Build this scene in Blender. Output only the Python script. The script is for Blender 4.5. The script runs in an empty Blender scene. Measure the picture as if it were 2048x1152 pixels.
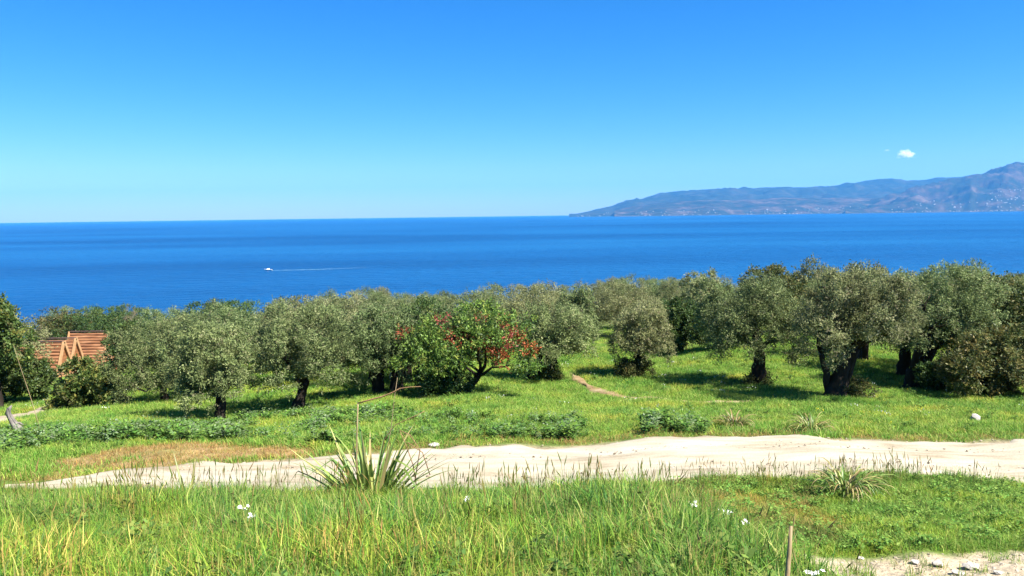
import bpy, math, random
import numpy as np
from mathutils import Matrix, Vector

R = math.radians
random.seed(7)
rng = np.random.default_rng(7)
scn = bpy.context.scene
COL = scn.collection

# ------------------------------------------------------------------ camera, sky, sun, exposure
F = 1547.0                                   # focal length in pixels of the 2048 px wide photograph
PITCH, ROLL = R(5.40), R(0.765)
fwd = np.array([0, math.cos(PITCH), -math.sin(PITCH)])
r0 = np.array([1.0, 0, 0])
u0 = np.array([0, math.sin(PITCH), math.cos(PITCH)])
up = math.cos(ROLL) * u0 + math.sin(ROLL) * r0
right = math.cos(ROLL) * r0 - math.sin(ROLL) * u0
cam_d = bpy.data.cameras.new('camera')
cam_d.sensor_width = 36
cam_d.lens = 36 * F / 2048
cam_d.clip_start, cam_d.clip_end = 0.1, 90000
cam = bpy.data.objects.new('camera', cam_d)
COL.objects.link(cam)
M = Matrix.Identity(4)
for i in range(3):
    M[i][0], M[i][1], M[i][2] = right[i], up[i], -fwd[i]
cam.matrix_world = M
scn.camera = cam

SUN_DIR = Vector((0.86, -0.50, 0))
SUN_ELEV = R(51)
SUN_DIR.normalize()
SUN_DIR = Vector((SUN_DIR.x * math.cos(SUN_ELEV), SUN_DIR.y * math.cos(SUN_ELEV), math.sin(SUN_ELEV)))

world = bpy.data.worlds.new('World')
scn.world = world
world.use_nodes = True
wn = world.node_tree
wn.nodes.clear()
sky = wn.nodes.new('ShaderNodeTexSky')
sky.sky_type = 'NISHITA'
sky.sun_disc = False
sky.sun_elevation = SUN_ELEV
sky.sun_rotation = math.atan2(SUN_DIR.x, SUN_DIR.y)
sky.altitude = 0
sky.air_density = 1.0
sky.dust_density = 0.15
sky.ozone_density = 3.0
hsv = wn.nodes.new('ShaderNodeHueSaturation')
hsv.inputs['Saturation'].default_value = 1.3
hsv.inputs['Value'].default_value = 1.0
bg = wn.nodes.new('ShaderNodeBackground')
bg.inputs['Strength'].default_value = 0.077
wo = wn.nodes.new('ShaderNodeOutputWorld')
pre = wn.nodes.new('ShaderNodeVectorMath'); pre.operation = 'SCALE'; pre.inputs['Scale'].default_value = 0.11
sep = wn.nodes.new('ShaderNodeSeparateColor'); gam = wn.nodes.new('ShaderNodeCombineColor')
post = wn.nodes.new('ShaderNodeVectorMath'); post.operation = 'MULTIPLY'; post.inputs[1].default_value = (0.50 / 0.11, 0.525 / 0.11, 1.02 / 0.11)
wn.links.new(sky.outputs[0], pre.inputs[0])
wn.links.new(pre.outputs[0], hsv.inputs['Color'])
wn.links.new(hsv.outputs[0], sep.inputs[0])
for _i, _g in enumerate((1.45, 1.03, 1.45)):                 # the clear Mediterranean blue: red thins out faster than green
    _p = wn.nodes.new('ShaderNodeMath'); _p.operation = 'POWER'; _p.inputs[1].default_value = _g
    wn.links.new(sep.outputs[_i], _p.inputs[0]); wn.links.new(_p.outputs[0], gam.inputs[_i])
wn.links.new(gam.outputs[0], post.inputs[0])
wn.links.new(post.outputs[0], bg.inputs[0])
wn.links.new(bg.outputs[0], wo.inputs[0])

sun_d = bpy.data.lights.new('sun', 'SUN')
sun_d.energy = 5.0
sun_d.angle = R(0.5)
sun_d.color = (1.0, 0.95, 0.86)
sun = bpy.data.objects.new('sun', sun_d)
COL.objects.link(sun)
sun.rotation_euler = SUN_DIR.to_track_quat('Z', 'Y').to_euler()
sun.location = (30, -20, 60)

vs = scn.view_settings
vs.view_transform = 'Standard'
vs.look = 'None'
vs.exposure = 1.6
vs.gamma = 1
vs.use_curve_mapping = False
cy = scn.cycles
cy.max_bounces = 8
cy.diffuse_bounces = 3
cy.glossy_bounces = 2
cy.transmission_bounces = 3
cy.transparent_max_bounces = 8
cy.volume_bounces = 5
cy.caustics_reflective = cy.caustics_refractive = False

# ------------------------------------------------------------------ pixel <-> world helpers
SEA = -45.0
def ray(px, py):
    d = fwd + (px - 1024) / F * right - (py - 576) / F * up
    return d / d[1]                          # scaled so that Y grows by 1
def pt(px, py, Y):
    return ray(px, py) * Y
def project(P):
    P = np.asarray(P, float)
    a, b, c = P @ fwd, P @ right, P @ up
    return 1024 + F * b / a, 576 - F * c / a

# ------------------------------------------------------------------ noise
def _hash(ix, iy, s):
    h = (ix.astype(np.int64) * 374761393 + iy.astype(np.int64) * 668265263 + s * 982451653) & 0x7fffffff
    h = ((h ^ (h >> 13)) * 1274126177) & 0x7fffffff
    return ((h ^ (h >> 16)) & 0xffff) / 65535.0
def vnoise(x, y, s=0):
    x = np.asarray(x, float); y = np.asarray(y, float)
    ix, iy = np.floor(x), np.floor(y)
    fx, fy = x - ix, y - iy
    fx = fx * fx * (3 - 2 * fx); fy = fy * fy * (3 - 2 * fy)
    a = _hash(ix, iy, s); b = _hash(ix + 1, iy, s); c = _hash(ix, iy + 1, s); d = _hash(ix + 1, iy + 1, s)
    return (a * (1 - fx) + b * fx) * (1 - fy) + (c * (1 - fx) + d * fx) * fy
def fbm(x, y, s=0, o=4, ridged=False):
    t = 0; a = 0.5; n = 0
    for k in range(o):
        v = vnoise(x * 2 ** k + 17 * k, y * 2 ** k - 31 * k, s + k)
        if ridged: v = 1 - abs(2 * v - 1)
        t = t + a * v; n += a; a *= 0.5
    return t / n

# ------------------------------------------------------------------ terrain: thin-plate spline through surveyed points
CP = []
def cp(px, py, Y): CP.append(tuple(pt(px, py, Y)))
def cw(X, Y, Z): CP.append((X, Y, Z))
# under and behind the camera
for X, Z in ((-12, -2.6), (-6, -2.0), (0, -1.6), (6, -2.0), (12, -2.9)):
    cw(X, -6, Z + 0.9); cw(X, 0, Z)
# near bank
for px, py, Y in ((-250, 1165, 4.6), (300, 1165, 4.6), (1024, 1165, 4.6), (1450, 1165, 4.6),
                  (-250, 1080, 6.0), (300, 1075, 6.0), (1024, 1075, 6.0), (1400, 1078, 5.6),
                  (-250, 1015, 8.2), (300, 1010, 8.3), (700, 1008, 8.4), (1024, 1008, 8.4), (1250, 1010, 8.2)):
    cp(px, py, Y)
# gravel patch, verge on the right
for px, py, Y in ((1700, 1160, 7.3), (2048, 1165, 7.2), (2300, 1165, 7.2), (1650, 1096, 8.5), (1850, 1096, 8.5), (2100, 1108, 8.3), (2350, 1110, 8.3),
                  (1500, 1040, 9.6), (1850, 1030, 9.9), (2150, 1045, 9.6), (1450, 985, 11.6), (1700, 978, 11.7), (1950, 985, 11.6), (2250, 990, 11.6),
                  (1250, 1000, 11.0)):
    cp(px, py, Y)
# road surface
for px, pyn, pyf in ((-300, 1000, 968), (100, 982, 948), (400, 985, 920), (700, 985, 905), (1024, 985, 890), (1300, 975, 882), (1600, 966, 879), (2048, 970, 884), (2400, 972, 884)):
    yn, yf = 12.7, 16.0
    if px < 900:
        k = (900 - px) / 1200; yn -= 0.8 * k; yf -= 1.9 * k
    cp(px, pyn, yn); cp(px, pyf, yf)
# meadow and orchard floor
for px, py, Y in ((-200, 900, 17.5), (250, 880, 17.8), (700, 868, 18.3), (1150, 860, 18.8), (1600, 850, 19), (2048, 850, 19), (2400, 850, 19),
                  (-200, 850, 22.5), (440, 845, 23.5), (597, 817, 25.5), (765, 788, 27), (905, 788, 26), (1095, 760, 30), (1270, 752, 31), (1520, 770, 28),
                  (1672, 797, 24), (1825, 778, 27), (1990, 792, 24.5), (2350, 800, 24), (60, 826, 28.5), (175, 813, 29), (330, 797, 29), (70, 803, 34),
                  (1160, 700, 40), (1365, 707, 40), (1428, 692, 38), (1200, 680, 48), (1420, 673, 46), (1600, 668, 46), (2000, 690, 44), (2400, 690, 44), (900, 700, 42), (600, 735, 38),
                  (-100, 760, 60), (300, 735, 55), (700, 680, 60), (1100, 650, 66), (1500, 630, 70), (2048, 625, 70), (2500, 625, 70)):
    cp(px, py, Y)
for u, Y, Z in ((-.85, 77, -17), (-.58, 77, -16.1), (-.3, 85, -15), (-.6, 110, -18.5), (-.3, 110, -16.5), (0, 105, -13), (.4, 105, -12), (.9, 105, -12),
                (-.6, 160, -29), (0, 160, -22), (.6, 160, -20), (-.8, 260, -48), (-.3, 270, -48), (.2, 300, -48), (.8, 320, -48), (-.8, 500, -62), (0, 500, -62), (.8, 500, -62)):
    cw(u * Y, Y, Z)
CP = np.array(CP)
def uv(X, Y):
    X = np.asarray(X, float); Y = np.maximum(np.asarray(Y, float), -7.0)
    return np.clip(X / (Y + 10), -1.35, 1.35) * 2.0, np.log(Y + 10) * 1.0
def _tps(r2): return np.where(r2 > 1e-12, r2 * np.log(np.maximum(r2, 1e-12)), 0)
_cu, _cv = uv(CP[:, 0], CP[:, 1])
_n = len(CP)
_K = _tps((_cu[:, None] - _cu[None]) ** 2 + (_cv[:, None] - _cv[None]) ** 2) + np.eye(_n) * 2e-3
_P = np.stack([np.ones(_n), _cu, _cv], 1)
_A = np.block([[_K, _P], [_P.T, np.zeros((3, 3))]])
_W = np.linalg.solve(_A, np.concatenate([CP[:, 2], np.zeros(3)]))
def smooth_z(X, Y):
    X = np.asarray(X, float); Y = np.asarray(Y, float)
    sh = X.shape; u, v = uv(X.ravel(), Y.ravel())
    out = np.empty(u.shape)
    for s in range(0, len(u), 20000):
        a, b = u[s:s + 20000], v[s:s + 20000]
        k = _tps((a[:, None] - _cu[None]) ** 2 + (b[:, None] - _cv[None]) ** 2)
        out[s:s + 20000] = k @ _W[:_n] + _W[_n] + _W[_n + 1] * a + _W[_n + 2] * b
    return out.reshape(sh)
# the dirt road's centre line, in metres
ROAD_X = np.array([-40, -25, -16, -8.7, -7.5, -5, -2, 0, 4, 8, 12, 20, 40.0])
ROAD_Y = np.array([7.0, 9.4, 11.3, 13.0, 13.3, 13.8, 14.2, 14.4, 14.6, 14.55, 14.4, 14.0, 13.0])
ROAD_H = np.array([0.02, 0.02, 0.02, 0.04, 0.75, 1.35, 1.6, 1.7, 1.8, 1.8, 1.8, 1.8, 1.8])
def road_d(X, Y):
    """signed offset from the road's edge: negative on the road"""
    return np.abs(Y - np.interp(X, ROAD_X, ROAD_Y)) - np.interp(X, ROAD_X, ROAD_H)
def height(X, Y):
    X = np.asarray(X, float); Y = np.asarray(Y, float)
    z = smooth_z(X, Y)
    off = np.clip((road_d(X, Y) - 0.2) / 1.2, 0, 1)
    n = (fbm(X * .9, Y * .9, 3, 3) - .5) * .22 + (fbm(X * 3.1, Y * 3.1, 9, 2) - .5) * .07
    return z + n * off
def at(px, py):
    d = ray(px, py)
    Ys = np.concatenate([np.arange(2, 30, .1), np.arange(30, 300, .5)])
    g = height(d[0] * Ys, Ys) - d[2] * Ys
    k = np.argmax(g > 0)
    if k == 0: k = 1
    a, b = Ys[k - 1], Ys[k]
    for _ in range(12):
        m = (a + b) / 2
        if float(height(np.array([d[0] * m]), np.array([m]))[0]) > d[2] * m: b = m
        else: a = m
    return d * b
def hz(X, Y): return float(height(np.array([X]), np.array([Y]))[0])

# ------------------------------------------------------------------ mesh helpers
def tag(o, label=None, cat=None, group=None, kind=None):
    if label: o['label'] = label
    if cat: o['category'] = cat
    if group: o['group'] = group
    if kind: o['kind'] = kind
    return o
def empty(name, loc, rz=0):
    o = bpy.data.objects.new(name, None)
    COL.objects.link(o)
    o.location = loc; o.rotation_euler = (0, 0, rz)
    o.empty_display_size = 0.2
    return o
def np_mesh(name, V, faces, tint=None, smooth=False):
    """V (n,3); faces (m,k) array or list of index lists"""
    me = bpy.data.meshes.new(name)
    V = np.asarray(V, np.float32)
    if isinstance(faces, np.ndarray):
        m, k = faces.shape
        me.vertices.add(len(V)); me.vertices.foreach_set('co', V.ravel())
        me.loops.add(m * k); me.loops.foreach_set('vertex_index', faces.astype(np.int32).ravel())
        me.polygons.add(m); me.polygons.foreach_set('loop_start', np.arange(0, m * k, k, dtype=np.int32))
        me.update(calc_edges=True)
    else:
        me.from_pydata([tuple(map(float, v)) for v in V], [], faces)
        me.update()
    if tint is not None:
        a = me.attributes.new('tint', 'FLOAT_COLOR', 'POINT')
        t = np.ones((len(V), 4), np.float32); t[:, :3] = tint
        a.data.foreach_set('color', t.ravel())
    if smooth:
        me.polygons.foreach_set('use_smooth', np.ones(len(me.polygons), bool))
    return me
def link(name, me, mat, parent=None, loc=None):
    o = bpy.data.objects.new(name, me)
    COL.objects.link(o)
    if mat is not None and not me.materials: me.materials.append(mat)
    if parent is not None: o.parent = parent
    if loc is not None: o.location = loc
    return o
class MB:
    """collects boxes and tubes into one mesh"""
    def __init__(s): s.v = []; s.f = []
    def add(s, V, Fs):
        n = len(s.v); s.v += [tuple(map(float, p)) for p in V]; s.f += [[i + n for i in f] for f in Fs]
    def box(s, c, size, rot=None):
        V = [Vector((x * size[0] / 2, y * size[1] / 2, z * size[2] / 2)) for x in (-1, 1) for y in (-1, 1) for z in (-1, 1)]
        if rot is not None: V = [rot @ p for p in V]
        V = [p + Vector(c) for p in V]
        s.add(V, [(0, 1, 3, 2), (4, 6, 7, 5), (0, 4, 5, 1), (2, 3, 7, 6), (0, 2, 6, 4), (1, 5, 7, 3)])
    def tube(s, pts, rad, n=7, jit=0.0, rnd=None):
        pts = [np.asarray(p, float) for p in pts]
        V = []; Fs = []
        ref = np.array([0.31, 0.9, 0.2])
        for i, p in enumerate(pts):
            t = pts[min(i + 1, len(pts) - 1)] - pts[max(i - 1, 0)]
            t = t / (np.linalg.norm(t) + 1e-9)
            a = np.cross(t, ref); a /= (np.linalg.norm(a) + 1e-9); b = np.cross(t, a)
            for k in range(n):
                th = 2 * math.pi * k / n
                rr = rad[i] * (1 + (jit * (rnd.random() - .5) * 2 if rnd is not None else 0))
                V.append(p + (a * math.cos(th) + b * math.sin(th)) * rr)
        for i in range(len(pts) - 1):
            for k in range(n):
                Fs.append((i * n + k, i * n + (k + 1) % n, (i + 1) * n + (k + 1) % n, (i + 1) * n + k))
        Fs.append(tuple(range(n))[::-1]); Fs.append(tuple((len(pts) - 1) * n + k for k in range(n)))
        s.add(V, Fs)
    def build(s, name, mat, parent=None, smooth=False, loc=None):
        me = np_mesh(name, np.array(s.v), s.f, smooth=smooth)
        return link(name, me, mat, parent, loc)

# ------------------------------------------------------------------ materials
def mat_new(name):
    m = bpy.data.materials.new(name); m.use_nodes = True
    nt = m.node_tree; nt.nodes.clear()
    out = nt.nodes.new('ShaderNodeOutputMaterial')
    return m, nt, out
def N(nt, typ, **kw):
    n = nt.nodes.new(typ)
    for k, v in kw.items():
        if k in n.inputs: n.inputs[k].default_value = v
        else: setattr(n, k, v)
    return n
def ramp(nt, stops):
    r = nt.nodes.new('ShaderNodeValToRGB')
    e = r.color_ramp.elements
    while len(e) < len(stops): e.new(0.5)
    for i, (p, c) in enumerate(stops):
        e[i].position = p; e[i].color = (*c, 1)
    return r
def leaf_material(name, trans=0.3, rough=0.45, spec=0.35, patches=None, patch_scale=0.35, rnd=0.15, huer=0.02):
    """colour of every leaf or blade from its tint attribute, varied per plant and over the ground"""
    m, nt, out = mat_new(name)
    L = nt.links
    at_ = N(nt, 'ShaderNodeAttribute', attribute_name='tint')
    col = at_.outputs['Color']
    if patches:
        g = N(nt, 'ShaderNodeNewGeometry')
        nz = N(nt, 'ShaderNodeTexNoise', Scale=patch_scale, Detail=3.0, Roughness=.6)
        L.new(g.outputs['Position'], nz.inputs['Vector'])
        rp = ramp(nt, patches)
        L.new(nz.outputs['Fac'], rp.inputs[0])
        mx = N(nt, 'ShaderNodeMix', data_type='RGBA', blend_type='MULTIPLY')
        mx.inputs[0].default_value = 1
        L.new(col, mx.inputs[6]); L.new(rp.outputs[0], mx.inputs[7])
        col = mx.outputs[2]
    oi = N(nt, 'ShaderNodeObjectInfo')
    hs = N(nt, 'ShaderNodeHueSaturation')
    mr = N(nt, 'ShaderNodeMapRange'); mr.inputs[3].default_value = 1 - rnd; mr.inputs[4].default_value = 1 + rnd
    mh = N(nt, 'ShaderNodeMapRange'); mh.inputs[3].default_value = .5 - huer; mh.inputs[4].default_value = .5 + huer
    wn_ = N(nt, 'ShaderNodeTexWhiteNoise', noise_dimensions='1D')
    L.new(oi.outputs['Random'], mr.inputs[0]); L.new(oi.outputs['Random'], wn_.inputs['W']); L.new(wn_.outputs['Value'], mh.inputs[0])
    L.new(mr.outputs[0], hs.inputs['Value']); L.new(mh.outputs[0], hs.inputs['Hue'])
    L.new(col, hs.inputs['Color'])
    b = N(nt, 'ShaderNodeBsdfPrincipled', Roughness=rough)
    b.inputs['Specular IOR Level'].default_value = spec
    t = N(nt, 'ShaderNodeBsdfTranslucent')
    L.new(hs.outputs[0], b.inputs['Base Color']); L.new(hs.outputs[0], t.inputs[0])
    mix = N(nt, 'ShaderNodeMixShader'); mix.inputs[0].default_value = trans
    L.new(b.outputs[0], mix.inputs[1]); L.new(t.outputs[0], mix.inputs[2])
    L.new(mix.outputs[0], out.inputs[0])
    return m
def noise_material(name, stops, scale=4, detail=6, rough=.85, bump=.4, bscale=20, spec=.2, stretch=(1, 1, 1), coord='Object', bdist=.02):
    m, nt, out = mat_new(name)
    L = nt.links
    tc = N(nt, 'ShaderNodeTexCoord')
    mp = N(nt, 'ShaderNodeMapping'); mp.inputs['Scale'].default_value = stretch
    if coord == 'World':
        g = N(nt, 'ShaderNodeNewGeometry'); L.new(g.outputs['Position'], mp.inputs[0])
    else: L.new(tc.outputs[coord], mp.inputs[0])
    nz = N(nt, 'ShaderNodeTexNoise', Scale=scale, Detail=float(detail), Roughness=.62)
    L.new(mp.outputs[0], nz.inputs['Vector'])
    rp = ramp(nt, stops); L.new(nz.outputs['Fac'], rp.inputs[0])
    b = N(nt, 'ShaderNodeBsdfPrincipled', Roughness=rough); b.inputs['Specular IOR Level'].default_value = spec
    L.new(rp.outputs[0], b.inputs['Base Color'])
    if bump:
        n2 = N(nt, 'ShaderNodeTexNoise', Scale=bscale, Detail=5.0); L.new(mp.outputs[0], n2.inputs['Vector'])
        bp = N(nt, 'ShaderNodeBump', Strength=bump, Distance=bdist); L.new(n2.outputs['Fac'], bp.inputs['Height'])
        L.new(bp.outputs[0], b.inputs['Normal'])
    L.new(b.outputs[0], out.inputs[0])
    return m

M_BARK = noise_material('olive_bark', [(.25, (.010, .008, .006)), (.6, (.036, .028, .021)), (.85, (.085, .070, .054))], 5, 8, .95, 1.0, 9, .1, (1, 1, .35))
M_GREYWOOD = noise_material('weathered_wood', [(.3, (.06, .052, .043)), (.55, (.19, .17, .148)), (.8, (.32, .29, .26))], 6, 8, .9, .9, 18, .1, (1, 1, .25))
M_DRYSTEM = noise_material('dry_stem', [(.3, (.14, .078, .036)), (.7, (.28, .17, .085))], 8, 4, .8, .3, 40, .2, (1, 1, .3))
M_CANE = noise_material('pale_cane', [(.3, (.22, .155, .075)), (.7, (.36, .28, .16))], 10, 4, .7, .3, 40, .2, (1, 1, .2))
M_LIMESTONE = noise_material('limestone', [(.3, (.28, .25, .21)), (.6, (.45, .42, .37)), (.85, (.58, .55, .5))], 9, 8, .9, .35, 20, .15, bdist=.004)
M_OLIVE = leaf_material('olive_leaf', .3, .6, .12, rnd=.16, huer=.012)
M_CAROB = leaf_material('dark_evergreen_leaf', .28, .5, .22, rnd=.18, huer=.018)
M_GRASS = leaf_material('grass_blade', .35, .55, .15, [(.32, (.60, .76, .70)), (.47, (1, 1, 1)), (.58, (1.12, 1.06, .80)), (.68, (1.40, 1.10, .9))], .75, .15, .015)
M_MEADOW = leaf_material('meadow_blade', .35, .6, .12, [(.33, (.55, .74, .68)), (.43, (.90, .97, .92)), (.52, (1, 1, 1)), (.60, (1.22, 1.10, 1.0)), (.69, (1.55, 1.15, 1.1))], .5, .18, .02)
M_PLAIN = leaf_material('weed_leaf', .3, .65, .12, rnd=.2, huer=.015)

def ground_material():
    m, nt, out = mat_new('earth_and_grass')
    L = nt.links
    at_ = N(nt, 'ShaderNodeAttribute', attribute_name='tint')
    g = N(nt, 'ShaderNodeNewGeometry')
    n1 = N(nt, 'ShaderNodeTexNoise', Scale=2.2, Detail=9.0, Roughness=.7)
    L.new(g.outputs['Position'], n1.inputs['Vector'])
    rp = ramp(nt, [(.25, (.45, .45, .45)), (.5, (1, 1, 1)), (.75, (1.5, 1.4, 1.3))])
    L.new(n1.outputs['Fac'], rp.inputs[0])
    mx = N(nt, 'ShaderNodeMix', data_type='RGBA', blend_type='MULTIPLY'); mx.inputs[0].default_value = 1
    L.new(at_.outputs['Color'], mx.inputs[6]); L.new(rp.outputs[0], mx.inputs[7])
    b = N(nt, 'ShaderNodeBsdfPrincipled', Roughness=.95); b.inputs['Specular IOR Level'].default_value = .1
    L.new(mx.outputs[2], b.inputs['Base Color'])
    n2 = N(nt, 'ShaderNodeTexNoise', Scale=14.0, Detail=6.0); L.new(g.outputs['Position'], n2.inputs['Vector'])
    bp = N(nt, 'ShaderNodeBump', Strength=.8, Distance=.06); L.new(n2.outputs['Fac'], bp.inputs['Height'])
    L.new(bp.outputs[0], b.inputs['Normal'])
    L.new(b.outputs[0], out.inputs[0])
    return m
M_GROUND = ground_material()

# ------------------------------------------------------------------ zones of the ground (polygons in metres)
def poly(pxs, margin=None):
    return np.array([at(*p)[:2] for p in pxs])
def inside(P, X, Y):
    X = np.asarray(X); Y = np.asarray(Y)
    c = np.zeros(X.shape, bool); j = len(P) - 1
    for i in range(len(P)):
        xi, yi = P[i]; xj, yj = P[j]
        cond = ((yi > Y) != (yj > Y)) & (X < (xj - xi) * (Y - yi) / (yj - yi + 1e-12) + xi)
        c ^= cond; j = i
    return c
Z_NEAR = np.array([(-9, 2.6), (-9, 9.8), (-4.5, 10.2), (-2, 10.2), (0.2, 10.0), (1.3, 9.6), (1.75, 8.6), (1.85, 7.2), (1.95, 6.4), (2.0, 5.6), (2.0, 4.6), (1.9, 2.6)])
Z_GRAVEL = np.array([(2.5, 4.4), (2.45, 6.2), (2.8, 7.5), (3.2, 8.15), (4.6, 8.3), (5.6, 8.35), (7.5, 8.2), (9, 8.0), (9, 4.6)])
Z_DRY = poly([(60, 965), (130, 955), (300, 938), (500, 918), (660, 908), (640, 893), (420, 888), (250, 896), (100, 925)])
Z_WEEDS = poly([(-150, 932), (100, 900), (250, 884), (450, 886), (640, 890), (870, 886), (1150, 882), (1180, 850), (1000, 842), (850, 838), (650, 830), (560, 840), (450, 853), (250, 862), (100, 868), (-150, 895)])
Z_WEEDS2 = poly([(1280, 872), (1410, 871), (1420, 848), (1300, 850)])
FOOT = np.array([at(*p)[:2] for p in [(1140, 745), (1158, 762), (1176, 775), (1200, 786), (1235, 795), (1290, 798), (1350, 802), (1430, 805), (1500, 806), (1580, 802), (1640, 798)]])
TRACK = np.array([at(*p)[:2] for p in [(1230, 686), (1335, 679), (1420, 674), (1490, 667), (1560, 662), (1640, 655)]])
PATHL = np.array([at(*p)[:2] for p in [(-90, 858), (-40, 850), (0, 843), (40, 832), (80, 822), (120, 812), (165, 800), (200, 790)]])
def dist_poly(L_, X, Y):
    d = np.full(np.shape(X), 1e9)
    for (x0, y0), (x1, y1) in zip(L_[:-1], L_[1:]):
        dx, dy = x1 - x0, y1 - y0
        t = np.clip(((X - x0) * dx + (Y - y0) * dy) / (dx * dx + dy * dy), 0, 1)
        d = np.minimum(d, np.hypot(X - x0 - t * dx, Y - y0 - t * dy))
    return d

# ------------------------------------------------------------------ ground sheet
def axis(pairs):
    out = [pairs[0][0]]
    for (a, s0), (b, s1) in zip(pairs[:-1], pairs[1:]):
        x = a; 
        while x < b - 1e-6:
            t = (x - a) / (b - a); x = min(b, x + s0 * (1 - t) + s1 * t); out.append(x)
    return np.array(out)
gy = axis([(-8, .5), (2, .18), (20, .18), (45, .45), (110, 2.0), (300, 8), (640, 30)])
gxp = axis([(0, .2), (12, .2), (30, .6), (80, 2.5), (400, 20)])
gx = np.concatenate([-gxp[:0:-1], gxp])
GX, GY = np.meshgrid(gx, gy)
GZ = height(GX, GY)
nx, ny = len(gx), len(gy)
idx = np.arange(nx * ny).reshape(ny, nx)
quads = np.stack([idx[:-1, :-1], idx[:-1, 1:], idx[1:, 1:], idx[1:, :-1]], -1).reshape(-1, 4)
X_, Y_ = GX.ravel(), GY.ravel()
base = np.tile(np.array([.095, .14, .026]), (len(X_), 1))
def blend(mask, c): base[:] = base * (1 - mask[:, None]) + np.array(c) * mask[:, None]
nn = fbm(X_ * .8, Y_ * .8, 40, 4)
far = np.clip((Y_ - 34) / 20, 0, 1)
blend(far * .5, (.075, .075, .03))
rd = road_d(X_, Y_) + (nn - .5) * 1.1
blend(np.clip((.35 - rd) / .5, 0, 1) * np.clip((np.interp(X_, ROAD_X, ROAD_H) - .1) / .6, 0, 1), (.30, .24, .155))
dry = inside(Z_DRY, X_ + (nn - .5) * 1.2, Y_ + (nn - .5) * 1.0)
blend(dry * np.clip((nn - .25) * 3, .2, 1), (.30, .205, .10))
blend(inside(Z_GRAVEL, X_ + (nn - .5) * .6, Y_ + (nn - .5) * .6) * 1.0, (.36, .295, .205))
for L_, w in ((FOOT, .1), (PATHL, .5), (TRACK, .5)):
    blend(np.clip((w - dist_poly(L_, X_, Y_) + (nn - .5) * .5) / .35, 0, 1) * .9, (.24, .18, .10))
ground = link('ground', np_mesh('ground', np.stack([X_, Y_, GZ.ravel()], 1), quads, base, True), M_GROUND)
tag(ground, kind='structure')

# dirt road, laid as its own sheet
rx = np.arange(-8.8, 34.01, .16)
cross = np.linspace(-1, 1, 21)
rc = np.interp(rx, ROAD_X, ROAD_Y); rh = np.interp(rx, ROAD_X, ROAD_H)
eN = (fbm(rx * 1.1, rx * 0 + 3.3, 51, 5) - .5) * 1.0; eF = (fbm(rx * 1.3, rx * 0 + 8.1, 52, 6) - .5) * 1.7
RXg = np.repeat(rx[:, None], 21, 1)
RYg = np.where(cross[None] < 0, rc[:, None] + cross[None] * np.maximum(rh + eN * np.minimum(1, rh), .02)[:, None], rc[:, None] + cross[None] * np.maximum(rh + eF * np.minimum(1, rh), .02)[:, None])
edge = 1 - np.abs(cross)[None] ** 8
rut = -.035 * (np.exp(-((cross[None] - .42) / .13) ** 2) + np.exp(-((cross[None] + .42) / .13) ** 2)) + .02 * np.exp(-(cross[None] / .2) ** 2)
RZg = smooth_z(RXg, RYg) + np.where(edge > .3, .045, -.02) + rut + (fbm(RXg * 2.2, RYg * 2.2, 61, 3) - .5) * .05 * edge
ri = np.arange(len(rx) * 21).reshape(len(rx), 21)
rq = np.stack([ri[:-1, :-1], ri[1:, :-1], ri[1:, 1:], ri[:-1, 1:]], -1).reshape(-1, 4)
def road_material():
    m, nt, out = mat_new('dirt_track')
    L = nt.links
    g = N(nt, 'ShaderNodeNewGeometry')
    mp = N(nt, 'ShaderNodeMapping'); mp.inputs['Scale'].default_value = (.35, 1.4, 1); L.new(g.outputs['Position'], mp.inputs[0])
    n1 = N(nt, 'ShaderNodeTexNoise', Scale=1.6, Detail=8.0, Roughness=.65); L.new(mp.outputs[0], n1.inputs['Vector'])
    r1 = ramp(nt, [(.32, (.215, .172, .110)), (.45, (.315, .272, .195)), (.57, (.37, .33, .25)), (.72, (.43, .395, .315))]); L.new(n1.outputs['Fac'], r1.inputs[0])
    vo = N(nt, 'ShaderNodeTexVoronoi', Scale=16.0); L.new(g.outputs['Position'], vo.inputs['Vector'])
    r2 = ramp(nt, [(0, (.45, .42, .4)), (.12, (.6, .58, .55)), (.2, (1, 1, 1))]); L.new(vo.outputs['Distance'], r2.inputs[0])
    n3 = N(nt, 'ShaderNodeTexNoise', Scale=1.1, Detail=4.0); L.new(g.outputs['Position'], n3.inputs['Vector'])
    r3 = ramp(nt, [(.48, (0, 0, 0)), (.62, (.9, .9, .9))]); L.new(n3.outputs['Fac'], r3.inputs[0])
    mx = N(nt, 'ShaderNodeMix', data_type='RGBA', blend_type='MULTIPLY')
    L.new(r3.outputs[0], mx.inputs[0]); L.new(r1.outputs[0], mx.inputs[6]); L.new(r2.outputs[0], mx.inputs[7])
    b = N(nt, 'ShaderNodeBsdfPrincipled', Roughness=.95); b.inputs['Specular IOR Level'].default_value = .1
    L.new(mx.outputs[2], b.inputs['Base Color'])
    n2 = N(nt, 'ShaderNodeTexNoise', Scale=22.0, Detail=6.0); L.new(g.outputs['Position'], n2.inputs['Vector'])
    bp = N(nt, 'ShaderNodeBump', Strength=.5, Distance=.025); L.new(n2.outputs['Fac'], bp.inputs['Height'])
    L.new(bp.outputs[0], b.inputs['Normal']); L.new(b.outputs[0], out.inputs[0])
    return m
M_ROAD = road_material()
tag(link('dirt_road', np_mesh('dirt_road', np.stack([RXg.ravel(), RYg.ravel(), RZg.ravel()], 1), rq, None, True), M_ROAD), kind='structure')

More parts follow.
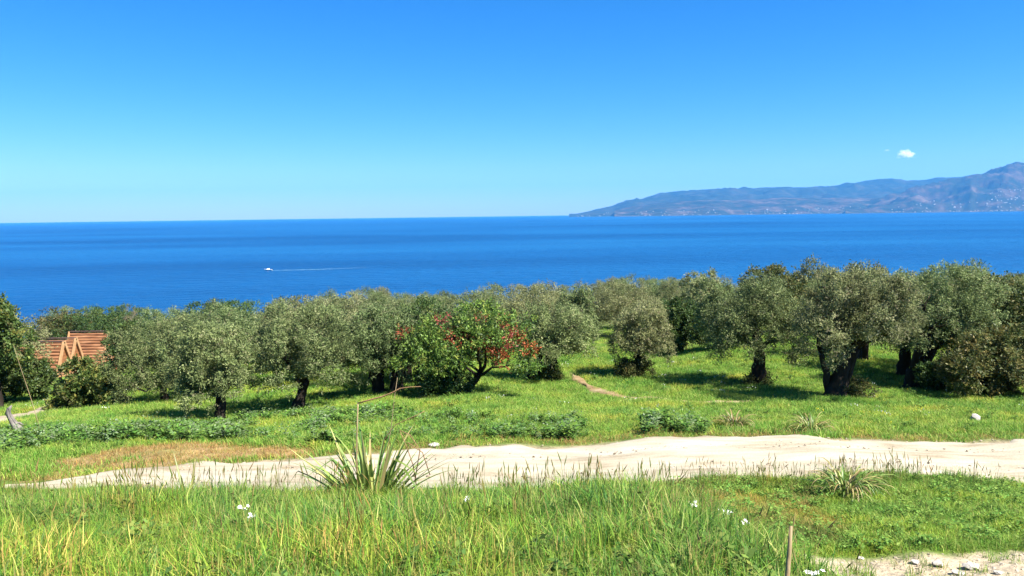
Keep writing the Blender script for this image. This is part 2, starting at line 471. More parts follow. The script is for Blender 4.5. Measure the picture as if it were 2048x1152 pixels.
def strip(name, L_, w, seed, mat, lift=.03):
    """a footpath draped over the ground"""
    P = []
    for a, b in zip(L_[:-1], L_[1:]):
        n = max(2, int(np.hypot(*(b - a)) / .3))
        for k in range(n): P.append(a + (b - a) * k / n)
    P = np.array(P); k = np.ones(9) / 9
    for _ in range(2):
        P = np.stack([np.convolve(np.pad(P[:, i], 4, 'edge'), k, 'valid') for i in (0, 1)], 1)
    T = np.gradient(P, axis=0); T /= np.linalg.norm(T, axis=1)[:, None] + 1e-9
    Nn = np.stack([-T[:, 1], T[:, 0]], 1)
    s = np.arange(len(P)) * .3
    ws = w * np.clip(-.55 + 3.0 * fbm(s * .6, s * 0, seed, 3), .05, 2)
    ws = ws * np.clip(np.minimum(s, s[::-1]) / 2.5, .08, 1)            # peters out at both ends
    cs = np.linspace(-1, 1, 7)
    Q = P[:, None] + Nn[:, None] * cs[None, :, None] * ws[:, None, None]
    Z = height(Q[..., 0], Q[..., 1]) + np.where(np.abs(cs) > .9, -.02, lift)[None]
    V = np.concatenate([Q, Z[..., None]], -1).reshape(-1, 3)
    ii = np.arange(len(P) * 7).reshape(-1, 7)
    q = np.stack([ii[:-1, :-1], ii[1:, :-1], ii[1:, 1:], ii[:-1, 1:]], -1).reshape(-1, 4)
    return tag(link(name, np_mesh(name, V, q, None, True), mat), kind='structure')
M_PATH = noise_material('bare_earth', [(.3, (.17, .11, .05)), (.55, (.28, .20, .11)), (.8, (.36, .29, .18))], 1.5, 8, .95, .6, 18, .1, coord='World')
M_PALEPATH = noise_material('pale_earth', [(.3, (.22, .17, .11)), (.55, (.33, .275, .20)), (.8, (.45, .40, .32))], 1.2, 8, .95, .6, 18, .1, coord='World')
strip('footpath', FOOT, .19, 5, M_PATH, .05)
strip('sandy_track', TRACK, .5, 6, M_PALEPATH, .05)
strip('orchard_path', PATHL, .55, 8, M_PALEPATH, .05)

# ------------------------------------------------------------------ sea
def sea_material():
    m, nt, out = mat_new('sea_water')
    L = nt.links
    g = N(nt, 'ShaderNodeNewGeometry')
    mp = N(nt, 'ShaderNodeMapping'); mp.inputs['Scale'].default_value = (.0007, .0022, 1); L.new(g.outputs['Position'], mp.inputs[0])
    n1 = N(nt, 'ShaderNodeTexNoise', Scale=1.0, Detail=7.0, Roughness=.6); L.new(mp.outputs[0], n1.inputs['Vector'])
    r1 = ramp(nt, [(.36, (.0015, .046, .145)), (.5, (.003, .063, .185)), (.64, (.006, .084, .22))]); L.new(n1.outputs['Fac'], r1.inputs[0])
    b = N(nt, 'ShaderNodeBsdfPrincipled', Roughness=.35); b.inputs['IOR'].default_value = 1.33
    b.inputs['Specular IOR Level'].default_value = .25
    L.new(r1.outputs[0], b.inputs['Base Color'])
    mp2 = N(nt, 'ShaderNodeMapping'); mp2.inputs['Scale'].default_value = (.05, .09, 1); L.new(g.outputs['Position'], mp2.inputs[0])
    n2 = N(nt, 'ShaderNodeTexNoise', Scale=1.0, Detail=6.0, Roughness=.6); L.new(mp2.outputs[0], n2.inputs['Vector'])
    bp = N(nt, 'ShaderNodeBump', Strength=1.0, Distance=7.0); L.new(n2.outputs['Fac'], bp.inputs['Height'])
    L.new(bp.outputs[0], b.inputs['Normal']); L.new(b.outputs[0], out.inputs[0])
    return m
seam = np_mesh('sea', np.array([(-26000, 60, SEA), (26000, 60, SEA), (26000, 26000, SEA), (-26000, 26000, SEA)]), np.array([[0, 1, 2, 3]]))
tag(link('sea', seam, sea_material()), kind='structure')

# ------------------------------------------------------------------ far mountains across the bay
def mountain_material(name, stops, sc):
    return noise_material(name, stops, sc, 8, .95, .0, 1, .05, coord='World')
M_MTN = mountain_material('scrub_mountain', [(.36, (.012, .020, .011)), (.48, (.026, .030, .017)), (.57, (.055, .042, .028)), (.68, (.11, .078, .056))], .0034)
M_MTN_FAR = mountain_material('forest_mountain', [(.35, (.010, .019, .013)), (.52, (.022, .030, .019)), (.70, (.05, .046, .032))], .0026)
MTN = {}
def mountains(name, prof, Ds, Dr, mat, seed, amp, plain, label, power=.8, cols=420, rows=64):
    P = np.array(prof, float)
    px = np.linspace(P[0, 0], P[-1, 0], cols)
    py = np.interp(px, P[:, 0], P[:, 1])
    hor = 445 - .01335 * px
    crest = np.maximum((hor - py) / F * Dr, 0) + 45 + 2           # metres above the sea
    t = np.linspace(0, 1.25, rows)
    ang = (px - 1024) / F
    V = np.zeros((cols, rows, 3))
    wob = (fbm(px * .012, px * 0, seed, 4) - .5)
    for j, tt in enumerate(t):
        D = Ds + (Dr - Ds) * tt + wob * 700 * (1 - min(tt, 1))
        X = ang * D
        k = min(tt, 1)
        s = 0 if k < plain else ((k - plain) / (1 - plain)) ** power
        back = 1 if tt <= 1 else 1 - (tt - 1) * 2.2
        rg = fbm(X * .0011, D * .0011, seed + 3, 5, True) - .5
        rg2 = fbm(X * .004, D * .004, seed + 7, 4, True) - .5
        mod = math.sin(math.pi * min(1, k)) ** .8
        low = (14 * k / max(plain, .01) if k < plain else 14) * np.clip((px - 1135) / 120, 0, 1)
        h = -12 + min(k / .02, 1) * (12 + np.clip((px - 1135) / 60, 0, 1)) + low + crest * s * back + (rg * amp + rg2 * amp * .35) * mod * np.clip(crest / 350, 0, 1) * s ** .3 + rg2 * 10 * (tt > .9)
        V[:, j] = np.stack([X, np.broadcast_to(D, X.shape), SEA + h], 1)
    ii = np.arange(cols * rows).reshape(cols, rows)
    q = np.stack([ii[:-1, :-1], ii[1:, :-1], ii[1:, 1:], ii[:-1, 1:]], -1).reshape(-1, 4)
    MTN[name] = V
    o = link(name, np_mesh(name, V.reshape(-1, 3), q, None, True), mat)
    tag(o, label, kind='structure')
    return o
mountains('mountain_range', [(1140, 433), (1160, 429), (1185, 424), (1230, 415), (1255, 406), (1285, 402), (1320, 392), (1380, 386), (1420, 382), (1500, 381), (1570, 378), (1585, 381), (1640, 378), (1665, 377), (1700, 371), (1750, 363), (1780, 361), (1810, 366), (1850, 364), (1870, 360), (1920, 358), (1950, 353), (1980, 352), (2060, 356), (2300, 350), (2700, 345)],
          12500, 16500, M_MTN_FAR, 11, 330, .10, 'far blue mountain range across the bay')
mountains('mountain_ridge', [(1690, 416), (1740, 409), (1770, 402), (1802, 395), (1849, 381), (1902, 370), (1940, 360), (1967, 352), (1990, 342), (2010, 335), (2025, 332), (2048, 333), (2100, 338), (2250, 322), (2500, 330), (2800, 350)],
          10600, 13300, M_MTN, 23, 480, .10, 'nearer brown mountain ridge at the bay shore')
mountains('foothills', [(1230, 424), (1270, 416), (1330, 409), (1400, 405), (1480, 404), (1560, 400), (1640, 400), (1700, 398), (1760, 402), (1820, 404), (1900, 405), (2000, 404), (2300, 402)],
          11400, 12900, M_MTN, 37, 170, .14, 'low foothills along the far shore')
# the coastal town: far-off specks that read as one scatter
mb_v, mb_f = [], []
def town(name, n, pxr, jmax, jpow, seed):
    rr = np.random.default_rng(seed)
    V = MTN[name]
    px = 1024 + F * V[:, 5, 0] / V[:, 5, 1]
    ok = np.where((px > pxr[0]) & (px < pxr[1]))[0]
    for _ in range(n):
        i = rr.choice(ok); j = 2 + int(jmax * rr.random() ** jpow)
        c = V[i, j] + np.array([rr.normal(0, 12), 0, 0])
        w, d, h = rr.uniform(8, 24), rr.uniform(7, 12), rr.uniform(5, 10)
        k = len(mb_v)
        mb_v.extend([(c[0] + a * w / 2, c[1] + b * d / 2, c[2] - 4 + e * (h + 4)) for a in (-1, 1) for b in (-1, 1) for e in (0, 1)])
        mb_f.extend([[k + q for q in f] for f in ((0, 1, 3, 2), (4, 6, 7, 5), (0, 4, 5, 1), (2, 3, 7, 6), (1, 5, 7, 3))])
town('foothills', 200, (1240, 2060), 14, 1.6, 1)
town('mountain_ridge', 90, (1780, 2060), 9, 1.2, 2)
town('mountain_ridge', 60, (1975, 2060), 16, .8, 3)
town('mountain_range', 60, (1150, 1400), 8, 1.5, 4)
M_TOWN = noise_material('white_render', [(.35, (.14, .13, .12)), (.5, (.30, .29, .27)), (.65, (.55, .54, .52))], .02, 2, .8, 0, coord='World')
tag(link('coastal_town', np_mesh('coastal_town', np.array(mb_v), mb_f), M_TOWN), 'scatter of tiny white buildings along the far shore', 'town', kind='stuff')

# ------------------------------------------------------------------ one small cloud over the mountains
def cloud(name, px, py, D, rx_, rz_, seed, dens, label):
    """a puff of vapour: an ellipsoid whose density thins out unevenly towards its rim"""
    import bmesh
    c = pt(px, py, D)
    bm = bmesh.new(); bmesh.ops.create_icosphere(bm, subdivisions=3, radius=1, matrix=Matrix.Diagonal((rx_, rx_ * .8, rz_, 1)))
    me = bpy.data.meshes.new(name); bm.to_mesh(me); bm.free()
    m, nt, out = mat_new(name)
    L = nt.links
    tc = N(nt, 'ShaderNodeTexCoord')
    mp = N(nt, 'ShaderNodeMapping'); mp.inputs['Scale'].default_value = (1 / rx_, 1 / (rx_ * .8), 1 / rz_); L.new(tc.outputs['Object'], mp.inputs[0])
    ln = N(nt, 'ShaderNodeVectorMath', operation='LENGTH'); L.new(mp.outputs[0], ln.inputs[0])
    mp2 = N(nt, 'ShaderNodeMapping'); mp2.inputs['Location'].default_value = (seed * 3.7, seed, 0); mp2.inputs['Scale'].default_value = (1.5, 1.5, .9); L.new(mp.outputs[0], mp2.inputs[0])
    nz = N(nt, 'ShaderNodeTexNoise', Scale=1.3, Detail=4.0, Roughness=.6); L.new(mp2.outputs[0], nz.inputs['Vector'])
    a = N(nt, 'ShaderNodeMath', operation='MULTIPLY_ADD'); L.new(nz.outputs['Fac'], a.inputs[0]); a.inputs[1].default_value = 2.6; a.inputs[2].default_value = -.75
    b = N(nt, 'ShaderNodeMath', operation='SUBTRACT'); L.new(a.outputs[0], b.inputs[0]); L.new(ln.outputs['Value'], b.inputs[1])
    e = N(nt, 'ShaderNodeMath', operation='MULTIPLY'); e.use_clamp = True; L.new(b.outputs[0], e.inputs[0]); e.inputs[1].default_value = 1.5
    f = N(nt, 'ShaderNodeMath', operation='MULTIPLY'); L.new(e.outputs[0], f.inputs[0]); f.inputs[1].default_value = dens
    v = N(nt, 'ShaderNodeVolumePrincipled'); v.inputs['Color'].default_value = (1, 1, 1, 1); v.inputs['Anisotropy'].default_value = 0
    L.new(f.outputs[0], v.inputs['Density']); L.new(v.outputs[0], out.inputs['Volume'])
    tag(link(name, me, m, None, c), label, 'cloud')
cloud('cloud', 1811, 309, 19000, 300, 140, 3, .03, 'small bright white cloud above the mountains')
cloud('cloud', 1775, 301, 19500, 150, 55, 5, .004, 'faint wisp of cloud beside the small white cloud')

# ------------------------------------------------------------------ haze over the bay
hb = MB()
hb.box((0, 10600, (1000 - 75) / 2), (54000, 32000, 1075))
hm, hnt, hout = mat_new('haze')
hv = N(hnt, 'ShaderNodeVolumePrincipled')
hv.inputs['Color'].default_value = (.11, .49, 1.0, 1)
hv.inputs['Density'].default_value = 3.2e-5
hnt.links.new(hv.outputs[0], hout.inputs['Volume'])
haze = hb.build('haze', hm)
tag(haze, 'thin blue haze over the bay', kind='stuff')

# ------------------------------------------------------------------ trees
def leaf_quads(P, D, Nr, ln, wd, rr):
    """rhombic leaves: P base points, D directions, Nr side vectors"""
    n = len(P)
    tip = P + D * ln[:, None]
    mid = P + D * (ln * .45)[:, None]
    side = Nr * (wd / 2)[:, None]
    V = np.stack([P, mid + side, tip, mid - side], 1).reshape(-1, 3)
    return V, np.arange(n * 4).reshape(n, 4)
def unit(v): return v / (np.linalg.norm(v, axis=-1, keepdims=True) + 1e-9)
OLIVE = [(0.124, 0.168, 0.061), (0.163, 0.209, 0.077), (0.214, 0.256, 0.103), (0.282, 0.308, 0.146), (0.180, 0.180, 0.091)]
OLIVE_W = [.36, .34, .18, .06, .06]
GREYOL = [(0.158, 0.184, 0.074), (0.202, 0.224, 0.096), (0.260, 0.270, 0.127), (0.316, 0.310, 0.164), (0.214, 0.189, 0.109)]
CAROB = [(0.043, 0.081, 0.022), (0.064, 0.111, 0.028), (0.090, 0.142, 0.034), (0.138, 0.176, 0.043), (0.077, 0.095, 0.030)]
CAROB_W = [.35, .3, .2, .08, .07]
BROWNG = [(0.059, 0.083, 0.025), (0.088, 0.104, 0.030), (0.133, 0.128, 0.038), (0.182, 0.148, 0.047), (0.098, 0.104, 0.043)]
REDT = [(0.074, 0.126, 0.025), (0.120, 0.187, 0.035), (0.178, 0.254, 0.045), (0.269, 0.300, 0.060), (0.079, 0.113, 0.035)]
YELG = [(0.061, 0.099, 0.024), (0.090, 0.129, 0.030), (0.154, 0.180, 0.041), (0.240, 0.215, 0.052), (0.103, 0.103, 0.034)]
def crown(seed, rad, pal, wts, nleaf, leaf=(.10, .034), lobes=15, per=8, twig=.22, flat=.0, red=None, lobe_r=(.19, .46), clumps=15, spread=.19, shell=.17, hollow=.5):
    """crown filling an ellipsoid of radii rad about the origin: lobes > clumps > sprigs > leaves"""
    rr = np.random.default_rng(seed)
    rad = np.array(rad, float)
    C = []
    for k in range(lobes):
        th = 2 * math.pi * (k * .618 + rr.random() * .12)
        el = math.asin(np.clip(-.55 + 1.5 * (k + rr.random()) / lobes, -.9, .96))
        q = rr.uniform(.48, .72) if k else 0.1
        C.append((math.cos(th) * math.cos(el) * q, math.sin(th) * math.cos(el) * q, math.sin(el) * q * 1.05, rr.uniform(*lobe_r)))
    C.append((0, 0, .05, .45))
    C = np.array(C)
    lo = (C[:, :3] - C[:, 3:]).min(0); hi = (C[:, :3] + C[:, 3:]).max(0)
    C[:, :3] = (C[:, :3] - (lo + hi) / 2) / ((hi - lo) / 2)
    lr = C[:, 3:] / ((hi - lo) / 2)                     # per-axis radii
    ns = nleaf // per
    w = (C[:, 3] ** 2); w /= w.sum()
    L_ = rr.choice(len(C), ns, p=w)
    cdir = unit(rr.normal(size=(len(C), clumps, 3)) + np.array([0, 0, .15]))
    crad = rr.uniform(.72, 1.14, (len(C), clumps))
    ctint = rr.uniform(.80, 1.22, (len(C), clumps))
    ck = rr.integers(0, clumps, ns)
    d = unit(cdir[L_, ck] + rr.normal(0, spread, (ns, 3)))
    r_ = crad[L_, ck] * (1 - np.abs(rr.normal(0, shell, ns)))
    Pn = C[L_, :3] + d * lr[L_] * r_[:, None]
    if flat: Pn[:, 2] = np.where(Pn[:, 2] < -flat, -flat + (Pn[:, 2] + flat) * .35, Pn[:, 2])
    core = (np.hypot(Pn[:, 0], Pn[:, 1]) < .62) & (Pn[:, 2] < -hollow)
    Pn[core, 2] = -hollow + (Pn[core, 2] + hollow) * .2          # the crown opens round the trunk
    P = Pn * rad
    sd = unit(d * 1.0 + rr.normal(0, .55, (ns, 3)) + np.array([0, 0, .25]))   # sprig direction
    k_ = np.repeat(np.arange(ns), per)
    n = len(k_)
    s = rr.random(n)
    LP = P[k_] + sd[k_] * (s * twig)[:, None] + rr.normal(0, .022, (n, 3))
    LD = unit(sd[k_] * .6 + rr.normal(0, .7, (n, 3)))
    nrm_ = unit(d[k_] * .75 + np.array([0, 0, .25]) + rr.normal(0, .55, (n, 3)))      # leaves face outwards on the whole
    NR = unit(np.cross(LD, nrm_))
    V, Q = leaf_quads(LP, LD, NR, rr.uniform(.7, 1.3, n) * leaf[0], rr.uniform(.75, 1.3, n) * leaf[1], rr)
    pal = np.array(pal)
    pi = rr.choice(len(pal), ns, p=np.array(wts) / sum(wts))
    col = pal[pi][k_] * ctint[L_, ck][k_][:, None] * rr.uniform(.85, 1.15, (n, 1))
    if red is not None:
        for (cx, cz, rw, c) in red:                      # clusters of autumn-red leaves, in crown units
            dd = np.hypot((Pn[:, 0] - cx), (Pn[:, 2] - cz)) < rw * 1.35
            hit = dd & (rr.random(ns) < .62)
            col[hit[k_]] = np.array(c) * rr.uniform(.6, 1.3, (int(hit[k_].sum()), 1))
    return V, Q, np.repeat(col, 4, 0), C, lr, rad
def limbs(mb, rr, stems, cc, rad, n_br, C, lr, twigs=14):
    """stems: (x0, y0, x1, y1, h, r0, r1) in metres about the tree's foot; cc: crown centre"""
    for (x0, y0, x1, y1, h, ra, rb) in stems:
        pts = []; rs = []
        for k in range(8):
            t = k / 7
            bend = math.sin(t * math.pi) * .10 * h
            pts.append((x0 + (x1 - x0) * t + bend * rr.uniform(-.5, .5) * .6, y0 + (y1 - y0) * t + bend * rr.uniform(-.5, .5) * .6, -.12 + (h + .12) * t))
            flare = 1 + .55 * max(0, 1 - t * 5)
            rs.append((ra + (rb - ra) * t) * flare * rr.uniform(.9, 1.1))
        mb.tube(pts, rs, 10, .14, rr)
        top = np.array(pts[-1])
        for b in range(n_br):
            l = rr.integers(0, len(C))
            tgt = np.array(cc) + (C[l, :3] + unit(rr.normal(size=3)) * lr[l] * .2) * rad * .88
            m1 = top + (tgt - top) * .45 + rr.normal(0, .07, 3) * rad.min() + np.array([0, 0, .03])
            m2 = top + (tgt - top) * .75 + rr.normal(0, .07, 3) * rad.min()
            r1 = rb * rr.uniform(.45, .7)
            st = np.array(pts[-2]) if rr.random() < .5 else top
            mb.tube([st, (st + m1) / 2 + rr.normal(0, .04, 3), m1, m2, tgt], [r1, r1 * .85, r1 * .6, r1 * .38, r1 * .12], 6, .08, rr)
            for q in range(max(1, twigs // max(1, n_br))):
                t2 = tgt + np.clip(rr.normal(0, .14, 3), -.2, .2) * rad.min()
                mb.tube([m2, (m2 + t2) / 2 + rr.normal(0, .05, 3), t2], [r1 * .25, r1 * .18, .006], 4)
def tree(name, base_px, Y, box, pal, wts, label, cat='tree', seed=0, stems=None, nleaf=24000, leaf=(.085, .029), mat=None, bark=None, n_br=5, depth=1.0, group=None, **kw):
    """base_px: foot in the photograph, Y its distance, box: crown (left, right, top, bottom) in pixels at that distance"""
    rr = np.random.default_rng(seed + 1000)
    if base_px is not None:
        f = pt(base_px[0], base_px[1], Y)
    X = f[0]; z = hz(X, Y)
    l, r_, t, b = box
    c = pt((l + r_) / 2, (t + b) / 2, Y)
    rx_ = (r_ - l) / 2 / F * Y; rz_ = (b - t) / 2 / F * Y
    rad = np.array([rx_, rx_ * depth, rz_]) * 1.0
    o = empty(name, (X, Y, z))
    cc = np.array([c[0] - X, 0, c[2] - z])
    V, Q, T, C, lr, rad = crown(seed, rad * 1.07, pal, wts, int(nleaf * 1.5), leaf, **kw)
    low = V[:, 2] + cc[2] < .04                         # nothing below the ground
    V[low, 2] = .04 - cc[2] + np.abs(V[low, 2] * .05)
    mb = MB()
    if stems is None:
        h = max(.25, cc[2] - rz_ * .55); ra = .07 * (rz_ + h) ** .9
        stems = [(0, 0, cc[0] * .35 + rr.normal(0, .08), rr.normal(0, .1), h, ra, ra * .75)]
    limbs(mb, rr, stems, cc, rad, n_br, C, lr)
    mb.build('trunk', bark or M_BARK, o, True)
    cr = link('crown', np_mesh('crown', V, Q, T), mat or M_OLIVE, o, cc)
    tag(o, label, cat, group)
    return o

def px2m(p, Y): return p / F * Y
# --- the trees that stand singly at the front of the grove
tree('olive_tree', (440, 845), 23.5, (338, 505, 632, 812), OLIVE, OLIVE_W, 'grey-green olive tree with a short straight dark trunk, foremost on the left meadow', seed=1,
     stems=[(0, 0, .08, .05, .95, .17, .14)], nleaf=26000)
tree('olive_tree', (330, 800), 28.5, (228, 425, 632, 806), OLIVE, OLIVE_W, 'broad olive tree with low hanging crown beside the yellowish evergreen bush', seed=2, nleaf=26000)
tree('olive_tree', (594, 818), 25.5, (488, 708, 606, 775), OLIVE, OLIVE_W, 'olive tree with single slender trunk leaning to the right', seed=3,
     stems=[(0, 0, .28, .05, .95, .19, .15)], nleaf=28000)
tree('olive_tree', (768, 790), 27, (688, 838, 612, 760), OLIVE, OLIVE_W, 'olive tree with thick twin trunks behind the bent dry flower stalk', seed=4,
     stems=[(-.16, 0, -.22, 0, .85, .24, .20), (.42, .2, .5, .2, .9, .26, .2)], nleaf=24000)
tree('red_leaved_tree', (912, 792), 26, (795, 1072, 612, 750), REDT, [.3, .3, .22, .12, .06], 'bright green tree with clusters of red leaves and forked dark trunk', seed=5,
     stems=[(-.35, 0, -.75, .1, 1.5, .20, .12), (.12, 0, .05, 0, 1.3, .16, .1), (.22, -.1, .85, -.1, .75, .15, .10)], nleaf=16000, leaf=(.11, .042), mat=M_CAROB, twig=.28,
     red=[(-.80, .72, .09, (0.357, 0.081, 0.039)), (-.74, .52, .10, (0.306, 0.057, 0.039)), (-.9, .25, .12, (0.289, 0.057, 0.039)), (-.30, .55, .10, (0.289, 0.057, 0.065)), (-.13, .10, .13, (0.323, 0.057, 0.039)),
          (.25, -.15, .13, (0.357, 0.081, 0.039)), (.42, -.25, .16, (0.383, 0.069, 0.039)), (.40, -.62, .14, (0.357, 0.069, 0.052)), (-.05, -.7, .1, (0.383, 0.092, 0.052)), (.62, .1, .1, (0.255, 0.046, 0.039)), (.82, -.12, .13, (0.383, 0.081, 0.039)),
          (.2, .5, .07, (0.340, 0.092, 0.052)), (.5, .45, .06, (0.297, 0.057, 0.039))], lobes=20, lobe_r=(.17, .30), depth=.7, spread=.18, hollow=.15, flat=.5)
tree('evergreen_shrub', (880, 793), 25.6, (838, 935, 728, 800), CAROB, CAROB_W, 'dark leafy shrub growing round the foot of the red-leaved tree', 'shrub', seed=6, nleaf=9000, leaf=(.09, .045), mat=M_CAROB, lobes=6, n_br=3)
tree('olive_tree', (1096, 760), 30, (1028, 1195, 596, 722), OLIVE, OLIVE_W, 'olive tree with thick trunk and two thin leaning side trunks', seed=7,
     stems=[(.05, 0, .14, 0, 1.3, .26, .2), (-.25, 0, -.35, 0, .8, .13, .1), (-.55, 0, -.95, 0, .85, .16, .11)], nleaf=24000)
tree('olive_tree', (1271, 752), 31, (1222, 1337, 606, 718), GREYOL, OLIVE_W, 'small rounded olive tree standing alone with suckers at its foot', seed=8,
     stems=[(0, 0, .1, 0, 1.0, .15, .12)], nleaf=20000)
tree('sucker_thicket', (1266, 756), 30.7, (1231, 1300, 712, 757), BROWNG, [.35, .3, .1, .05, .2], 'thicket of dark suckers round the foot of the small rounded olive', 'shrub', seed=9, nleaf=6000, leaf=(.09, .03), lobes=6, n_br=4)
tree('olive_tree', (1518, 772), 28, (1418, 1612, 550, 722), OLIVE, OLIVE_W, 'tall olive tree with stout upright trunk, next to the largest olive', seed=10,
     stems=[(0, 0, .0, 0, 1.25, .24, .21)], nleaf=30000, hollow=.4)
tree('olive_tree', (1668, 800), 24, (1588, 1838, 531, 722), GREYOL, OLIVE_W, 'largest olive tree with massive trunk leaning right and broad silvery crown', seed=11,
     stems=[(0, 0, .36, .1, 1.55, .33, .24), (-.05, .05, -.42, .05, 1.5, .13, .09), (.10, .1, .66, .1, 1.6, .21, .16)], nleaf=40000, n_br=6, hollow=.28)
tree('olive_tree', (1822, 780), 27, (1790, 2010, 530, 712), OLIVE, OLIVE_W, 'olive tree with dark trunk bending right, just right of the largest olive', seed=12,
     stems=[(0, 0, .12, 0, .7, .30, .26), (.12, 0, .62, 0, 1.5, .26, .22)], nleaf=32000)
tree('olive_tree', (1912, 772), 28.5, (1885, 2090, 540, 740), BROWNG, [.3, .3, .2, .1, .1], 'dark brownish evergreen tree behind the brown-tipped thicket', seed=13,
     stems=[(0, 0, .2, 0, 1.3, .22, .17)], nleaf=24000, leaf=(.11, .045), mat=M_CAROB)
tree('evergreen_thicket', (1985, 795), 24.5, (1888, 2085, 655, 802), BROWNG, [.25, .28, .22, .15, .1], 'brown-tipped evergreen thicket reaching the ground at the right edge', 'shrub', seed=14, nleaf=24000, leaf=(.11, .04), mat=M_CAROB, lobes=10, n_br=5)
tree('evergreen_tree', (1366, 709), 40, (1308, 1414, 598, 710), CAROB, CAROB_W, 'dark green bushy tree with foliage down to the ground behind the small olive', seed=15, nleaf=16000, leaf=(.13, .055), mat=M_CAROB)
tree('olive_tree', (1402, 668), 46, (1368, 1452, 545, 652), GREYOL, OLIVE_W, 'olive tree with short leaning trunk behind the pale sandy track', seed=16, nleaf=14000, leaf=(.13, .045))
tree('olive_tree', (1428, 697), 37, (1400, 1490, 566, 700), OLIVE, OLIVE_W, 'narrow olive tree with low skirt of leaves in front of the sandy track', seed=17, nleaf=16000, leaf=(.12, .04))
tree('evergreen_bush', (172, 816), 29, (116, 243, 720, 818), YELG, [.3, .3, .2, .12, .08], 'rounded evergreen bush with yellowish leaf tips below the wooden cabins', 'shrub', seed=18, nleaf=20000, leaf=(.13, .055), mat=M_CAROB, n_br=4)
tree('carob_tree', (70, 805), 34, (6, 112, 726, 790), CAROB, CAROB_W, 'small dark evergreen tree with thin bare trunk beside the grassy path', seed=19,
     stems=[(.1, 0, -.1, 0, 1.1, .11, .09)], nleaf=14000, leaf=(.13, .06), mat=M_CAROB)
tree('carob_tree', (-8, 800), 31, (-110, 50, 578, 775), YELG, [.35, .3, .18, .1, .07], 'tall evergreen tree with yellow-green leaf tips cut by the left edge', seed=20, nleaf=22000, leaf=(.14, .065), mat=M_CAROB)
tree('olive_tree', (1158, 703), 39, (1108, 1192, 580, 704), OLIVE, OLIVE_W, 'olive tree with drooping crown at the left side of the clearing', seed=21, nleaf=16000, leaf=(.12, .04))
tree('carob_tree', (1550, 660), 47, (1488, 1615, 534, 640), BROWNG, [.3, .3, .2, .12, .08], 'brownish round-topped evergreen rising behind the tall olive', seed=22, nleaf=14000, leaf=(.14, .06), mat=M_CAROB)
tree('carob_tree', (248, 762), 52, (212, 300, 640, 740), CAROB, CAROB_W, 'dark evergreen tree standing just right of the wooden cabins', seed=23, nleaf=12000, leaf=(.16, .07), mat=M_CAROB)
tree('broadleaf_shrub', (1860, 782), 26.2, (1838, 1890, 728, 784), CAROB, CAROB_W, 'leafy green shrub between two dark trunks on the right', 'shrub', seed=24, nleaf=5000, leaf=(.09, .05), mat=M_CAROB, lobes=5, n_br=2)

tree('sucker_clump', (1712, 800), 24.1, (1672, 1745, 768, 803), BROWNG, [.4, .3, .1, .05, .15], 'low dark suckers on the right of the largest olive trunk', 'shrub', seed=25, nleaf=3500, leaf=(.08, .03), lobes=6, n_br=2)
tree('sucker_clump', (1512, 774), 27.9, (1488, 1548, 748, 776), BROWNG, [.4, .3, .1, .05, .15], 'low brownish suckers round the foot of the tall upright olive', 'shrub', seed=26, nleaf=2600, leaf=(.08, .03), lobes=6, n_br=2)
tree('sucker_clump', (1104, 762), 29.8, (1084, 1122, 734, 763), BROWNG, [.4, .3, .1, .05, .15], 'small dark suckers at the foot of the olive with thin side trunks', 'shrub', seed=27, nleaf=2200, leaf=(.08, .03), lobes=6, n_br=2)
# --- the grove behind: shared kinds, each tree its own object
def proto(seed, pal, wts, nleaf, leaf, mat, rad=(1, 1, .82), **kw):
    rr = np.random.default_rng(seed)
    V, Q, T, C, lr, r_ = crown(seed, rad, pal, wts, nleaf, leaf, twig=.13, **kw)
    cm = np_mesh('crown', V, Q, T); cm.materials.append(mat)
    mb = MB(); limbs(mb, rr, [(0, 0, rr.normal(0, .06), 0, .6, .11, .08)], (0, 0, 1.12), np.array(rad), 4, C, lr, 8)
    tm = np_mesh('trunk', np.array(mb.v), mb.f, smooth=True); tm.materials.append(M_BARK)
    return cm, tm
P_OL = [proto(100 + k, OLIVE if k % 3 else GREYOL, OLIVE_W, 26000, (.042, .017), M_OLIVE) for k in range(5)]
P_CA = [proto(120 + k, (CAROB, YELG, BROWNG)[k], CAROB_W, 18000, (.05, .026), M_CAROB) for k in range(3)]
DRYB = [(.26, .20, .13), (.32, .25, .17), (.20, .15, .09), (.36, .30, .22), (.15, .12, .06)]
P_DRY = [proto(130, DRYB, OLIVE_W, 7000, (.06, .014), M_OLIVE, shell=.3)]
SKY = np.array([(-200, 575), (0, 590), (60, 617), (130, 610), (180, 622), (230, 602), (300, 614), (400, 612), (450, 592), (490, 604), (540, 600), (600, 592), (645, 581), (700, 592), (725, 580), (755, 573), (800, 588), (900, 582), (950, 568), (1000, 572), (1060, 564), (1150, 570), (1270, 549), (1330, 556), (1420, 552), (1470, 566), (1540, 540), (1640, 540), (1750, 540), (1850, 546), (1900, 530), (2000, 542), (2300, 545)])
def far_tree(protos, X, Y, H, w, rz, label, name, group):
    cm, tm = protos
    z = hz(X, Y)
    o = empty(name, (X, Y, z), rz)
    s = H / 1.94
    for nm, me in (('trunk', tm), ('crown', cm)):
        c = bpy.data.objects.new(nm, me); COL.objects.link(c); c.parent = o
        c.scale = (s * w, s * w, s)
        c.location = (0, 0, (1.12 if nm == 'crown' else 0) * s)
    tag(o, label, 'tree', group)
    return o
placed = [(o.location.x, o.location.y, 1.6) for o in COL.objects if o.type == 'EMPTY' and o.get('category') in ('tree', 'shrub')]
CABIN = [(127, 686, 72.0), (151, 679, 77.3), (217, 665, 82.6)]
cab_xy = [pt(*c)[:2] for c in CABIN]
frr = np.random.default_rng(77)
nfar = 0
cands = []
